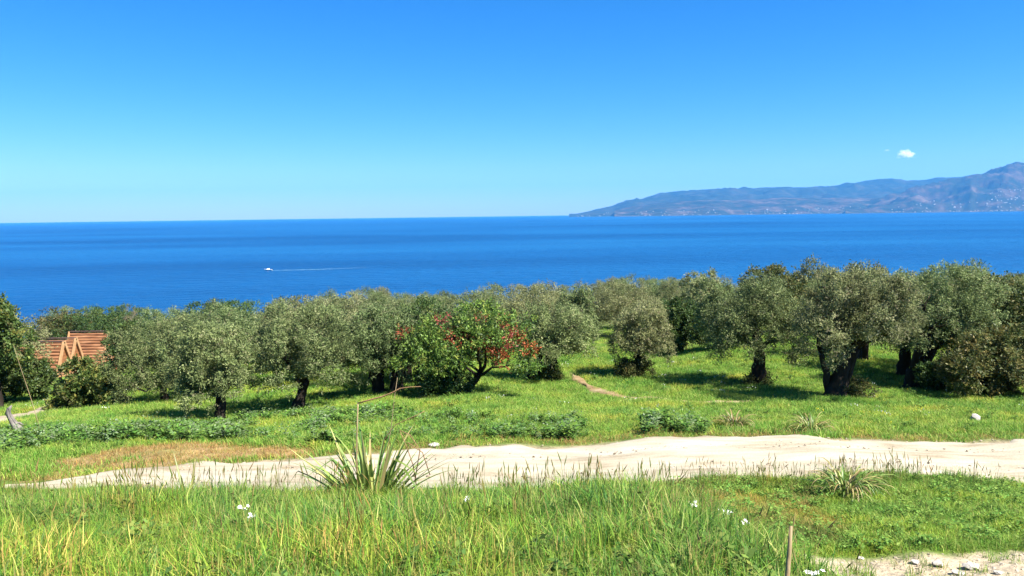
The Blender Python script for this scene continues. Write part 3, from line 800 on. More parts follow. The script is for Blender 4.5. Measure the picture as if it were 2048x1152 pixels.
for row, Yr in enumerate(np.concatenate([np.arange(30.5, 60, 3.6), np.arange(60, 100, 5.5), np.arange(100, 150, 9)])):
    wlim = .80 * Yr
    step = 3.1 if Yr < 60 else (4.6 if Yr < 100 else 6)
    for Xr in np.arange(-wlim, wlim, step):
        cands.append((Xr + frr.normal(0, .7), Yr + frr.normal(0, .9)))
cands.sort(key=lambda c: c[1])
cover = np.full(2600, 1152.0)                                      # what nearer crowns already hide, by bearing
def covers(pxc, hw, top_, bot_):
    a, b = int(max(0, pxc - hw * .8 + 200)), int(min(2600, pxc + hw * .8 + 200))
    return slice(a, b)
for o_ in [o for o in COL.objects if o.type == 'EMPTY' and o.get('category') in ('tree', 'shrub')]:
    c_ = [c for c in o_.children if c.name.startswith('crown')][0]
    q = np.array([v.co[:] for v in c_.data.vertices][::40]) + np.array(c_.location) + np.array(o_.location)
    a_, b_ = project(q)
    sl_ = covers((a_.min() + a_.max()) / 2, (a_.max() - a_.min()) / 2, 0, 0)
    cover[sl_] = np.minimum(cover[sl_], np.percentile(b_, 12))
LAND = [(150, 'the yellowish evergreen bush'), (430, 'the foremost left olive'), (640, 'the olive leaning right'), (790, 'the twin-trunked olive'), (1010, 'the red-leaved tree'), (1180, 'the olive with thin side trunks'),
        (1400, 'the small rounded olive'), (1600, 'the tall upright olive'), (1780, 'the largest olive'), (2600, 'the trees at the right edge')]
todo = []
for X, Y in cands:
    z = hz(X, Y)
    px, py = project((X, Y, z)); px = float(px); py = float(py)
    if px < -140 or px > 2190: continue
    if min(((X - a) ** 2 + (Y - b) ** 2) ** .5 for a, b, _ in placed) < (2.1 if Y < 60 else 3): continue
    if dist_poly(TRACK, np.array([X]), np.array([Y]))[0] < 2.0 or dist_poly(PATHL, np.array([X]), np.array([Y]))[0] < 2.6: continue
    if 1165 < px < 1245 and Y < 52: continue                       # the clearing
    if 1190 < px < 1700 and Y < 42: continue                       # open meadow on the right
    if any(a - 7.0 < X < a + 2.2 and b - 6 < Y < b + 3.6 for a, b in cab_xy): continue
    if 20 < px < 330 and Y < 86: continue                          # open ground below the cabins
    if 240 < px < 300 and Y < 34: continue
    if 820 < px < 1180 and Y < 36: continue
    lim = float(np.interp(px, SKY[:, 0], SKY[:, 1]))
    top = ray(px, lim)[2] * Y - z                                  # tallest that stays under the skyline
    H = min(frr.uniform(3.4, 4.8) if Y < 75 else frr.uniform(4.5, 7.5), top * frr.uniform(.9, 1))
    if H < 2.0: continue
    w = frr.uniform(.95, 1.2); hw = H / 1.94 * w / Y * F
    tp = float(project((X, Y, z + H))[1])
    sl_ = covers(px, hw, 0, 0)
    if sl_.stop - sl_.start < 4: continue
    if (cover[sl_] - tp > 6).mean() < .25: continue                # wholly behind nearer crowns
    cover[sl_] = np.minimum(cover[sl_], tp + 5)
    placed.append((X, Y, 1.5))
    todo.append((X, Y, H, w, px))
count = {}
ORD = ['first', 'second', 'third', 'fourth', 'fifth', 'sixth', 'seventh', 'eighth', 'ninth', 'tenth', 'eleventh', 'twelfth', 'thirteenth', 'fourteenth', 'fifteenth', 'sixteenth', 'seventeenth', 'eighteenth', 'nineteenth', 'twentieth']
todo.sort(key=lambda t: t[4])
for X, Y, H, w, px in todo:
    dark = frr.random() < (.75 if (px < 480 and Y > 55) else .10 if Y < 75 else .3)
    kind = 'dark evergreen' if dark else 'olive'
    land = next(l for x, l in LAND if px < x)
    row = 'rows close' if Y < 52 else 'rows well' if Y < 80 else 'skyline far'
    key = (kind, land, row); count[key] = count.get(key, 0) + 1
    lab = f'{ORD[min(19, count[key] - 1)]} {kind} from left in the {row} behind {land}'
    far_tree(P_CA[frr.integers(0, 3)] if dark else P_OL[frr.integers(0, 5)], X, Y, H, w, frr.uniform(0, 6.28), lab, 'evergreen_tree' if dark else 'olive_tree', f'{kind} trees of the back grove')
print('far trees', len(todo))
p_ = pt(262, 640, 88); far_tree(P_DRY[0], p_[0], 88, max(2.5, pt(262, 612, 88)[2] - hz(p_[0], 88)), .32, .4, 'pale leafless dry bush above the evergreens behind the cabins', 'dry_bush', None)
p_ = pt(715, 600, 62); far_tree(P_DRY[0], p_[0], 62, max(2.5, pt(715, 584, 62)[2] - hz(p_[0], 62)), .5, 2.0, 'greyish half-bare tree on the skyline left of the red-leaved tree', 'dry_tree', None)

# ------------------------------------------------------------------ wooden A-frame cabins
M_PLANK = noise_material('stained_roof_log', [(.3, (.12, .048, .021)), (.5, (.25, .11, .048)), (.75, (.42, .22, .11))], 1.2, 6, .7, .5, 8, .3, (.5, 4, 4), coord='World')
M_BARGE = noise_material('pale_barge_board', [(.3, (.32, .16, .07)), (.7, (.44, .27, .13))], 2, 5, .7, .3, 8, .3)
M_GABLE = noise_material('gable_board', [(.3, (.18, .07, .025)), (.7, (.28, .12, .045))], 2, 5, .7, .3, 8, .3)
M_RIDGE = noise_material('dark_ridge_cap', [(.3, (.05, .03, .022)), (.7, (.10, .06, .045))], 3, 4, .8, .3, 8, .3)
M_PANE = noise_material('dark_pane', [(.3, (.02, .022, .025)), (.7, (.04, .045, .05))], 2, 2, .1, 0, spec=.6)
CL, CW, CH = 4.1, 4.0, 4.3
plank_me = {}
def cabin(px, py, Y, label):
    a = pt(px, py, Y)
    o = empty('wooden_cabin', (a[0], Y, a[2] - CH))
    sl = math.hypot(CW / 2, CH)
    n = 15
    for s in (-1, 1):
        d = Vector((0, s * CW / 2, -CH)).normalized()       # down the slope
        nr = Vector((0, s * CH, CW / 2)).normalized()
        for k in range(n):
            key = (s, k % 4)
            if key not in plank_me:
                mb = MB(); rr = np.random.default_rng(k + 5)
                w = sl / n; L2 = CL + rr.uniform(-.04, .04)
                prof = [(-.5, .0), (-.42, .07), (-.2, .115), (.05, .12), (.3, .10), (.49, .05), (.49, -.02), (-.5, -.02)]
                V = [Vector((x, 0, 0)) + d * (p * w) + nr * (h + rr.normal(0, .004)) for x in (-L2, 0) for p, h in prof]
                m_ = len(prof)
                mb.add(V, [(i, (i + 1) % m_, m_ + (i + 1) % m_, m_ + i) for i in range(m_)] + [tuple(range(m_))[::-1], tuple(range(m_, 2 * m_))])
                me = np_mesh('roof_log', np.array(mb.v), mb.f); me.materials.append(M_PLANK)
                plank_me[key] = me
            c = d * (sl * (k + .5) / n) + Vector((0, 0, CH))
            link('roof_log', plank_me[key], None, o, c)
        for x, nm in ((.05, 'barge_board'), (-CL - .05, 'barge_board')):
            mb = MB()
            rot = Matrix((Vector((1, 0, 0)), d, nr)).transposed()
            mb.box(Vector((x, 0, CH)) + d * (sl / 2 + .02) + nr * (.08), (.14, sl + .25, .30), rot)
            mb.build(nm, M_BARGE, o)
    mb = MB(); mb.box((-CL / 2, 0, CH + .16), (CL + .1, .34, .10)); mb.build('ridge_cap', M_RIDGE, o)
    # gable of horizontal boards
    nb = 14
    for k in range(nb):
        z0, z1 = CH * k / nb, CH * (k + 1) / nb - .02
        w0, w1 = CW * (1 - z0 / CH) - .12, CW * (1 - z1 / CH) - .12
        if w1 < .05: continue
        V = [(x, y * w / 2, z) for x in (-.16, -.10 + .012 * (k % 2)) for (w, z) in ((w0, z0), (w1, z1)) for y in (-1, 1)]
        me = np_mesh('gable_board', np.array(V), [(0, 1, 3, 2), (4, 6, 7, 5), (0, 4, 5, 1), (2, 3, 7, 6), (0, 2, 6, 4), (1, 5, 7, 3)])
        link('gable_board', me, M_GABLE, o)
    for y in (-.36, .36):
        win = MB(); win.box((-.07, y, 1.95), (.05, .56, .95)); w = win.build('window', M_PANE, o)
        fr = MB()
        for dy in (-.3, 0, .3): fr.box((-.035, y + dy, 1.95), (.07, .06, 1.05))
        for dz in (-.5, 0, .5): fr.box((-.031, y, 1.95 + dz), (.07, .66, .06))
        fr.build('window_frame', M_BARGE, w)
    mb = MB(); mb.box((-.02, 0, 1.25), (.12, CW * (1 - 1.25 / CH), .16)); mb.build('tie_beam', M_BARGE, o)
    mb = MB(); mb.box((-CL / 2, 0, -.35), (CL - .3, CW - .3, .8)); mb.build('plinth', M_RIDGE, o)
    tag(o, label, 'cabin', 'wooden cabins below the grove')
cabin(*CABIN[0], 'nearest of three A-frame wooden cabins, its lit gable lowest')
cabin(*CABIN[1], 'middle of three A-frame wooden cabins with long log roof')
cabin(*CABIN[2], 'farthest A-frame wooden cabin, highest roof with pale boards at both ends')

# ------------------------------------------------------------------ motor boat and its wake
bp_ = ray(537, 541); by = SEA / bp_[2]
M_HULL = noise_material('white_gelcoat', [(.3, (.74, .74, .74)), (.7, (.85, .85, .84))], 1, 2, .3, 0, spec=.5)
M_SCREEN = noise_material('tinted_screen', [(.3, (.03, .04, .05)), (.7, (.05, .06, .08))], 1, 2, .1, 0, spec=.6)
boat = empty('motor_boat', (bp_[0] * by, by, SEA))
secs = [(-3.9, .02, .95, 1.25), (-3.1, .55, .55, 1.15), (-1.8, .98, .15, 1.02), (0, 1.18, -.05, .92), (2, 1.2, -.1, .86), (3.4, 1.12, -.1, .84)]
V = []; Fq = []
for x, w, kz, gz in secs:
    V += [(x, 0, kz), (x, -w * .75, kz + .3), (x, -w, gz), (x, 0, gz + .04), (x, w, gz), (x, w * .75, kz + .3)]
for i in range(len(secs) - 1):
    for k in range(6): Fq.append((i * 6 + k, i * 6 + (k + 1) % 6, (i + 1) * 6 + (k + 1) % 6, (i + 1) * 6 + k))
Fq += [tuple(range(6))[::-1], tuple(30 + k for k in range(6))]
link('hull', np_mesh('hull', np.array(V), Fq), M_HULL, boat)
mb = MB()
mb.add([(-1.9, -.7, .95), (-1.9, .7, .95), (.9, -.8, .9), (.9, .8, .9), (-1.1, -.6, 1.75), (-1.1, .6, 1.75), (.9, -.65, 1.8), (.9, .65, 1.8)], [(0, 1, 5, 4), (2, 6, 7, 3), (0, 4, 6, 2), (1, 3, 7, 5), (4, 5, 7, 6)])
cb = mb.build('cabin', M_HULL, boat)
mb = MB(); mb.add([(-1.84, -.6, 1.08), (-1.84, .6, 1.08), (-1.2, -.52, 1.70), (-1.2, .52, 1.70)], [(0, 1, 3, 2)]); mb.v = [(x - .06, y, z) for x, y, z in mb.v]; mb.build('windscreen', M_SCREEN, cb)
mb = MB(); mb.box((3.55, 0, .7), (.35, .45, 1.0)); mb.box((3.5, 0, 1.15), (.55, .5, .3)); mb.build('outboard_motor', M_SCREEN, boat)
tag(boat, 'small white motor boat heading left across the blue sea', 'boat')
wv, wf = [], []
wrr = np.random.default_rng(5)
for k in range(150):
    t = (k + wrr.random()) / 150
    x = 3.6 + t * 78; y = t * t * 22 + wrr.normal(0, .5 + t * 1.2); L_ = wrr.uniform(1.2, 2.6); w = (.9 * (1 - t) + .12) * wrr.uniform(.4, 1.1)
    n0 = len(wv)
    for q in range(7):
        th = 2 * math.pi * q / 7
        wv.append((x + math.cos(th) * L_, y + math.sin(th) * w * wrr.uniform(.7, 1.2), .06 + .0005 * k))
    wf.append([n0 + q for q in range(7)])
M_FOAM = noise_material('foam', [(.3, (.07, .20, .32)), (.7, (.20, .36, .46))], .5, 3, .8, 0, coord='World')
wk = link('boat_wake', np_mesh('boat_wake', np.array(wv), wf), M_FOAM, None, (boat.location.x, boat.location.y, SEA))
tag(wk, 'long thin white wake trailing behind the motor boat', 'wake', kind='stuff')

# ------------------------------------------------------------------ grasses and weeds
def blades(n, rad, h0, h1, w, seed, pal, lean=.35, segs=3, droop=.5):
    rr = np.random.default_rng(seed)
    pal = np.array(pal)
    Vs, Fs, Ts = [], [], []
    c = 0
    for k in range(n):
        a = rr.uniform(0, 6.28); q = rad * math.sqrt(rr.random()); b = np.array([math.cos(a) * q, math.sin(a) * q, -.02])
        h = rr.uniform(h0, h1); az = rr.uniform(0, 6.28); ln = abs(rr.normal(0, lean))
        d = np.array([math.cos(az), math.sin(az), 0]); sd = np.array([-d[1], d[0], 0])
        tw = rr.uniform(-.8, .8); sd = sd * math.cos(tw) + d * math.sin(tw)
        ww = w * rr.uniform(.6, 1.3)
        col = pal[rr.integers(0, len(pal))] * rr.uniform(.75, 1.25)
        for s in range(segs + 1):
            t = s / segs
            p = b + np.array([0, 0, 1]) * h * (t - droop * ln * t * t * .5) + d * h * ln * (t ** 1.8)
            wd = ww * (1 - t) ** .7 if s < segs else 0
            if s < segs:
                Vs += [p - sd * wd / 2, p + sd * wd / 2]; Ts += [col, col]
            else:
                Vs.append(p); Ts.append(col)
        for s in range(segs - 1):
            Fs.append((c + 2 * s, c + 2 * s + 1, c + 2 * s + 3, c + 2 * s + 2))
        Fs.append((c + 2 * segs - 2, c + 2 * segs - 1, c + 2 * segs))
        c += 2 * segs + 1
    return np.array(Vs), Fs, np.array(Ts)
def proto_obj(name, V, Fs, T, mat):
    me = np_mesh(name, V, Fs, T); me.materials.append(mat)
    return bpy.data.objects.new(name, me)
def scatter(name, XY, protos, scl, label, cat, seed, tilt=.12, sink=0.0, Z=None):
    rr = np.random.default_rng(seed)
    XY = np.asarray(XY); n = len(XY)
    z = (height(XY[:, 0], XY[:, 1]) if Z is None else Z) - sink
    me = bpy.data.meshes.new(name)
    me.vertices.add(n); me.vertices.foreach_set('co', np.stack([XY[:, 0], XY[:, 1], z], 1).astype(np.float32).ravel())
    a = me.attributes.new('rot', 'FLOAT_VECTOR', 'POINT')
    a.data.foreach_set('vector', np.stack([rr.normal(0, tilt, n), rr.normal(0, tilt, n), rr.uniform(0, 6.28, n)], 1).astype(np.float32).ravel())
    a = me.attributes.new('scl', 'FLOAT', 'POINT'); a.data.foreach_set('value', (np.asarray(scl) * np.ones(n)).astype(np.float32))
    a = me.attributes.new('pick', 'INT', 'POINT'); a.data.foreach_set('value', rr.integers(0, len(protos), n).astype(np.int32))
    col = bpy.data.collections.new(name + '_kinds')
    for i, p in enumerate(protos):
        p.name = f'{name}_kind_{i:02d}'; col.objects.link(p)
    ng = bpy.data.node_groups.new(name + '_scatter', 'GeometryNodeTree')
    ng.interface.new_socket('Geometry', in_out='INPUT', socket_type='NodeSocketGeometry')
    ng.interface.new_socket('Geometry', in_out='OUTPUT', socket_type='NodeSocketGeometry')
    gi = ng.nodes.new('NodeGroupInput'); go = ng.nodes.new('NodeGroupOutput')
    ci = ng.nodes.new('GeometryNodeCollectionInfo'); ci.inputs['Collection'].default_value = col
    ci.inputs['Separate Children'].default_value = True; ci.inputs['Reset Children'].default_value = True
    ip = ng.nodes.new('GeometryNodeInstanceOnPoints'); ip.inputs['Pick Instance'].default_value = True
    def na(nm, typ):
        q = ng.nodes.new('GeometryNodeInputNamedAttribute'); q.data_type = typ; q.inputs['Name'].default_value = nm
        return q.outputs['Attribute']
    ng.links.new(gi.outputs[0], ip.inputs['Points']); ng.links.new(ci.outputs[0], ip.inputs['Instance'])
    ng.links.new(na('pick', 'INT'), ip.inputs['Instance Index'])
    e2r = ng.nodes.new('FunctionNodeEulerToRotation')
    ng.links.new(na('rot', 'FLOAT_VECTOR'), e2r.inputs[0]); ng.links.new(e2r.outputs[0], ip.inputs['Rotation'])
    ng.links.new(na('scl', 'FLOAT'), ip.inputs['Scale'])
    ng.links.new(ip.outputs[0], go.inputs[0])
    o = bpy.data.objects.new(name, me); COL.objects.link(o)
    md = o.modifiers.new('scatter', 'NODES'); md.node_group = ng
    tag(o, label, cat, kind='stuff')
    return o
def sample(poly_, n, seed, extra=None):
    rr = np.random.default_rng(seed)
    lo, hi = poly_.min(0), poly_.max(0)
    P = rr.uniform(lo, hi, (n, 2))
    return P[inside(poly_, P[:, 0], P[:, 1])]
def in_view(P, m=.72, pad=.6): return np.abs(P[:, 0]) < m * P[:, 1] + pad
G1 = [(.07, .17, .024), (.12, .26, .035), (.17, .32, .045), (.24, .36, .06), (.06, .15, .035), (.34, .37, .11), (.20, .34, .05), (.34, .27, .10)]
G2 = [(.135, .270, .030), (.185, .335, .044), (.245, .385, .060), (.31, .41, .085), (.105, .225, .030), (.33, .35, .10)]
GDRY = [(.36, .235, .08), (.44, .28, .10), (.28, .22, .06), (.20, .24, .05), (.44, .34, .18), (.33, .17, .065)]
GMIX = [(.15, .25, .035), (.22, .28, .05), (.32, .29, .08), (.40, .29, .10), (.13, .21, .035)]

def weed(n, h, leafsz, seed, pal):
    rr = np.random.default_rng(seed); pal = np.array(pal)
    P = []; D = []
    for s in range(7):
        az = rr.uniform(0, 6.28); ln = rr.uniform(.1, .5); hh = h * rr.uniform(.6, 1.1)
        for k in range(n // 7):
            t = rr.uniform(.15, 1)
            P.append((math.cos(az) * ln * t * hh + rr.normal(0, .03), math.sin(az) * ln * t * hh + rr.normal(0, .03), hh * t))
            a2 = rr.uniform(0, 6.28); D.append((math.cos(a2), math.sin(a2), rr.uniform(-.2, .6)))
    P = np.array(P); D = unit(np.array(D)); m = len(P)
    NR = unit(np.cross(D, rr.normal(0, .3, (m, 3)) + np.array([0, 0, 1])))
    V, Q = leaf_quads(P, D, NR, rr.uniform(.6, 1.3, m) * leafsz, rr.uniform(.6, 1.2, m) * leafsz * .6, rr)
    T = pal[rr.integers(0, len(pal), m)] * rr.uniform(.7, 1.25, (m, 1))
    return V, Q, np.repeat(T, 4, 0)
# foreground bank: tall grass
P = sample(Z_NEAR, 16000, 1); P = P[in_view(P)]; P = P[np.hypot(P[:, 0] + 1.56, P[:, 1] - 8.4) > .55]
ph = fbm(P[:, 0] * .8, P[:, 1] * .8, 70, 3)
tall = [proto_obj('t', *blades(24, .12, .07, .31, .0105, 200 + k, G1, .75), M_GRASS) for k in range(6)]
scatter('tall_grass', P, tall, (.25 + 1.15 * ph) * np.random.default_rng(3).uniform(.7, 1.35, len(P)), 'lush green grass covering the near bank', 'grass', 1)
# barley-like seed heads along the top of the bank
def seed_heads(n, seed, h0, h1, pal):
    rr = np.random.default_rng(seed)
    mb = MB(); T = []
    for k in range(n):
        a = rr.uniform(0, 6.28); q = .12 * rr.random(); x, y = math.cos(a) * q, math.sin(a) * q
        h = rr.uniform(h0, h1); lx, ly = rr.normal(0, .10, 2) * h
        n0 = len(mb.v)
        mb.tube([(x, y, -.02), (x + lx * .3, y + ly * .3, h * .5), (x + lx * .7, y + ly * .7, h * .78)], [.0022, .002, .0016], 3)
        c = np.array(pal[rr.integers(0, len(pal))]) * rr.uniform(.7, 1.2)
        T += [c * 1.1] * (len(mb.v) - n0); n1 = len(mb.v)
        e = np.array([x + lx * .7, y + ly * .7, h * .78]); dv = np.array([lx * .3 + rr.normal(0, .015), ly * .3 + rr.normal(0, .015), h * .22])
        mb.tube([e, e + dv * .25, e + dv * .6, e + dv], [.0015, .0048, .0042, .0008], 4)
        T += [c] * (len(mb.v) - n1)
    return np.array(mb.v), mb.f, np.array(T)
HEADS = [(.16, .20, .045), (.22, .20, .06), (.28, .21, .09), (.15, .24, .04)]
heads = [proto_obj('h', *seed_heads(4, 300 + k, .22, .50, HEADS), M_GRASS) for k in range(4)]
hr = np.random.default_rng(31)
hx = hr.uniform(-6.5, 2.2, 190); hx = hx[(np.abs(hx + 1.5) > .7)]; hy = 8.9 + hr.normal(0, .55, len(hx)); HP = np.stack([hx, hy], 1)
hx2 = hr.normal(4.6, 1.4, 110); hy2 = 12.0 + hr.normal(0, .22, 110); HP = np.concatenate([HP, np.stack([hx2, hy2], 1)])
hx3 = hr.uniform(-6, 2.5, 90); HP = np.concatenate([HP, np.stack([hx3, hr.uniform(4.5, 8.2, 90)], 1)])
HP = HP[road_d(HP[:, 0], HP[:, 1]) > .25]
scatter('seeding_grass', HP, heads, .75 + .5 * hr.random(len(HP)), 'thin grass stalks with bristly seed heads along the bank edge', 'grass', 5, .08)

# right verge: short turf with brown patches
VX = np.random.default_rng(8).uniform((1.2, 4.4), (10, 13.2), (34000, 2))
VX = VX[in_view(VX) & ~inside(Z_NEAR, VX[:, 0], VX[:, 1]) & ~inside(Z_GRAVEL, VX[:, 0] + .15, VX[:, 1] - .1)]
VX = VX[road_d(VX[:, 0], VX[:, 1]) + (fbm(VX[:, 0] * 1.5, VX[:, 1] * 1.5, 71, 3) - .5) * .6 > .05]
vn = fbm(VX[:, 0] * .55 + 3, VX[:, 1] * .75, 72, 3)
brown = (vn + .16 * np.exp(-((VX[:, 0] - 3.2) / 1.6) ** 2)) > .60
turf = [proto_obj('t', *blades(30, .13, .03, .15, .009, 400 + k, G2, .95), M_GRASS) for k in range(4)]
turfd = [proto_obj('t', *blades(30, .11, .03, .11, .006, 420 + k, GMIX, .8), M_GRASS) for k in range(4)]
scatter('verge_turf', VX[~brown], turf, (.35 + .9 * vn[~brown]) * np.random.default_rng(5).uniform(.55, 1.5, int((~brown).sum())), 'short green turf between the gravel and the dirt road', 'grass', 9)
scatter('verge_dry_turf', VX[brown], turfd, .7 + .7 * vn[brown], 'yellowish patches of short turf on the verge', 'grass', 10)

vw = VX[np.random.default_rng(15).random(len(VX)) < .05]
scatter('verge_herbs', vw, [proto_obj('w', *weed(42, .12, .045, 670 + k, [(.09, .19, .03), (.13, .23, .04), (.17, .26, .05)]), M_PLAIN) for k in range(3)], .7 + .6 * np.random.default_rng(16).random(len(vw)), 'small leafy herbs in the turf of the verge', 'weeds', 17)
er = np.random.default_rng(18); ex = er.uniform(1.4, 9.4, 420); ey = np.interp(ex, ROAD_X, ROAD_Y) - np.interp(ex, ROAD_X, ROAD_H) - np.abs(er.normal(.1, .3, 420))
ek = fbm(ex * 1.2, ey * 0, 88, 3) > .42
scatter('verge_edge_grass', np.stack([ex, ey], 1)[ek], tall, er.uniform(.5, 1.0, int(ek.sum())), 'spiky grass tufts along the near edge of the dirt road', 'grass', 19)
# meadow beyond the road
MY = np.random.default_rng(12)
def meadow_pts(n, y0, y1):
    Yv = np.sqrt(MY.uniform(y0 ** 2, y1 ** 2, n)); Xv = MY.uniform(-.74, .74, n) * Yv
    P = np.stack([Xv, Yv], 1)
    d = road_d(Xv, Yv) + (fbm(Xv * 1.2, Yv * 1.2, 73, 3) - .5) * .7
    P = P[(d > .12) & (Yv > np.interp(Xv, ROAD_X, ROAD_Y))]
    keep = (dist_poly(FOOT, P[:, 0], P[:, 1]) > .24) & (dist_poly(PATHL, P[:, 0], P[:, 1]) > .5) & (dist_poly(TRACK, P[:, 0], P[:, 1]) > .6)
    return P[keep]
P = np.concatenate([meadow_pts(30000, 14, 26), meadow_pts(24000, 26, 40), meadow_pts(9000, 40, 60)])
nz_ = fbm(P[:, 0] * .5, P[:, 1] * .5, 40, 4)
isdry = inside(Z_DRY, P[:, 0], P[:, 1])
edge_dry = (road_d(P[:, 0], P[:, 1]) < .35 + 1.5 * fbm(P[:, 0] * .5, P[:, 1] * .5, 85, 2)) & (MY.random(len(P)) < .8)
drym = (isdry & (MY.random(len(P)) < .85 + .9 * (fbm(P[:, 0] * .8, P[:, 1] * 1.2, 84, 3) - .3))) | edge_dry
mead = [proto_obj('m', *blades(42, .22, .05, .19, .015, 500 + k, G2, .95), M_MEADOW) for k in range(5)]
sc_ = (.55 + .9 * fbm(P[:, 0] * .35, P[:, 1] * .35, 74, 3))
scatter('meadow_grass', P[~drym], mead, sc_[~drym], 'bright green meadow grass under the olive trees', 'grass', 13)
dryp = [proto_obj('d', *blades(26, .16, .03, .13, .009, 520 + k, GDRY, .8), M_PLAIN) for k in range(4)]
dp = P[drym]; dk = MY.random(len(dp)) < .85
scatter('dry_grass', dp[dk], dryp, .6 + .6 * MY.random(dk.sum()), 'dry orange-brown grass along the far edge of the road', 'grass', 14)

lx = MY.uniform(-9.5, -2.2, 1500); ly = np.interp(lx, ROAD_X, ROAD_Y) + MY.uniform(-.2, 1.1, 1500) * np.interp(lx, ROAD_X, ROAD_H)
lk = fbm(lx * 1.1, ly * 3.0, 81, 3) > .56
scatter('road_edge_grass', np.stack([lx, ly], 1)[lk], dryp, .35 + .4 * MY.random(lk.sum()), 'thin tufts creeping onto the far side of the dirt road', 'grass', 15)
# broad-leaved weeds along the far side of the road
WEED = [(.075, .16, .026), (.10, .20, .032), (.14, .24, .04), (.11, .18, .05)]
THIS = [(.14, .22, .08), (.22, .28, .15), (.11, .19, .06)]
weeds = [proto_obj('w', *weed(63, .26, .075, 600 + k, WEED), M_PLAIN) for k in range(4)] + [proto_obj('w', *weed(56, .34, .07, 610, THIS), M_PLAIN)]
P = np.concatenate([sample(Z_WEEDS, 5200, 21), sample(Z_WEEDS2, 150, 22)])
wn2 = fbm(P[:, 0] * .6, P[:, 1] * .6, 75, 3)
wk0 = wn2 + .22 * (np.random.default_rng(4).random(len(P)) - .5) > .37; P, wn2 = P[wk0], wn2[wk0]
P_keep = road_d(P[:, 0], P[:, 1]) > .35
scatter('roadside_weeds', P[P_keep], weeds, ((.25 + 1.35 * wn2) * np.random.default_rng(6).uniform(.5, 1.3, len(P)))[P_keep], 'dark green leafy weeds along the far side of the road', 'weeds', 23)
# weeds dotted through meadow and bank
P = meadow_pts(5200, 17, 44); wk_ = fbm(P[:, 0] * .5, P[:, 1] * .5, 76, 3) > .53
scatter('meadow_weeds', P[wk_], [proto_obj('w', *weed(60, .22, .06, 630 + k, [(.07, .15, .03), (.10, .20, .035), (.14, .24, .045)]), M_PLAIN) for k in range(3)], .45 + .75 * MY.random(wk_.sum()), 'low leafy plants dotted through the meadow', 'weeds', 24)
P = sample(Z_NEAR, 900, 25); P = P[in_view(P)]
scatter('bank_weeds', P, [proto_obj('w', *weed(42, .16, .05, 640 + k, [(.08, .15, .03), (.11, .18, .035), (.16, .20, .045)]), M_PLAIN) for k in range(3)], .7 + .6 * MY.random(len(P)), 'small leafy herbs among the grass of the near bank', 'weeds', 26)
# specks of white and yellow flowers in the meadow
def speck(n, seed, c, h):
    rr = np.random.default_rng(seed)
    P = np.stack([rr.normal(0, .12, n), rr.normal(0, .12, n), rr.uniform(.6, 1.1, n) * h], 1)
    D = unit(rr.normal(size=(n, 3)) + np.array([0, 0, .4])); NR = unit(np.cross(D, rr.normal(size=(n, 3))))
    V, Q = leaf_quads(P, D, NR, np.full(n, .045), np.full(n, .04), rr)
    return V, Q, np.tile(np.array(c), (n * 4, 1))
P = meadow_pts(1500, 18, 36); fl = fbm(P[:, 0] * .3, P[:, 1] * .3, 78, 2) > .56
scatter('white_meadow_flowers', P[fl][:120], [proto_obj('f', *speck(6, 650 + k, (.70, .70, .66), .2), M_PLAIN) for k in range(3)], .8, 'tiny white flowers sprinkled over the meadow', 'flowers', 27)
P = meadow_pts(1600, 18, 40); fl = fbm(P[:, 0] * .3, P[:, 1] * .3, 79, 2) > .56
scatter('yellow_meadow_flowers', P[fl][:300], [proto_obj('f', *speck(6, 660 + k, (.62, .52, .03), .2), M_PLAIN) for k in range(3)], .7, 'tiny yellow flowers sprinkled over the meadow', 'flowers', 28)

# gravel
def pebble(seed, sub=1):
    import bmesh
    rr = np.random.default_rng(seed)
    bm = bmesh.new(); bmesh.ops.create_icosphere(bm, subdivisions=sub, radius=1)
    for v in bm.verts:
        v.co *= rr.uniform(.72, 1.15)
        v.co.x *= 1.25; v.co.z *= .55
    me = bpy.data.meshes.new('stone'); bm.to_mesh(me); bm.free()
    return me
def peb_obj(seed, mat):
    me = pebble(seed); me.materials.append(mat); return bpy.data.objects.new('p', me)
M_GRAVEL = noise_material('gravel_stone', [(.3, (.17, .13, .095)), (.55, (.34, .285, .21)), (.8, (.52, .47, .39))], 1.5, 4, .9, .3, 20, coord='World')
P = sample(Z_GRAVEL, 5200, 33); P = P[in_view(P)]
scatter('gravel', P, [peb_obj(700 + k, M_GRAVEL) for k in range(4)], .006 + .02 * MY.random(len(P)) ** 3, 'loose gravel on the bare patch', 'gravel', 34, .3)
rx2 = MY.uniform(-9, 12, 3200); ry2 = np.interp(rx2, ROAD_X, ROAD_Y) + MY.uniform(-1, 1, 3200) * np.interp(rx2, ROAD_X, ROAD_H)
scatter('road_gravel', np.stack([rx2, ry2], 1), [peb_obj(710 + k, M_GRAVEL) for k in range(4)], .006 + .028 * MY.random(3200) ** 4, 'loose small stones on the dirt road', 'gravel', 35, .3, Z=smooth_z(rx2, ry2) + .03)
P = sample(Z_GRAVEL, 420, 36); P = P[in_view(P)]
scatter('gravel_grass', P, tall, .3 + .5 * MY.random(len(P)), 'sparse grass tufts on the gravel patch', 'grass', 37)

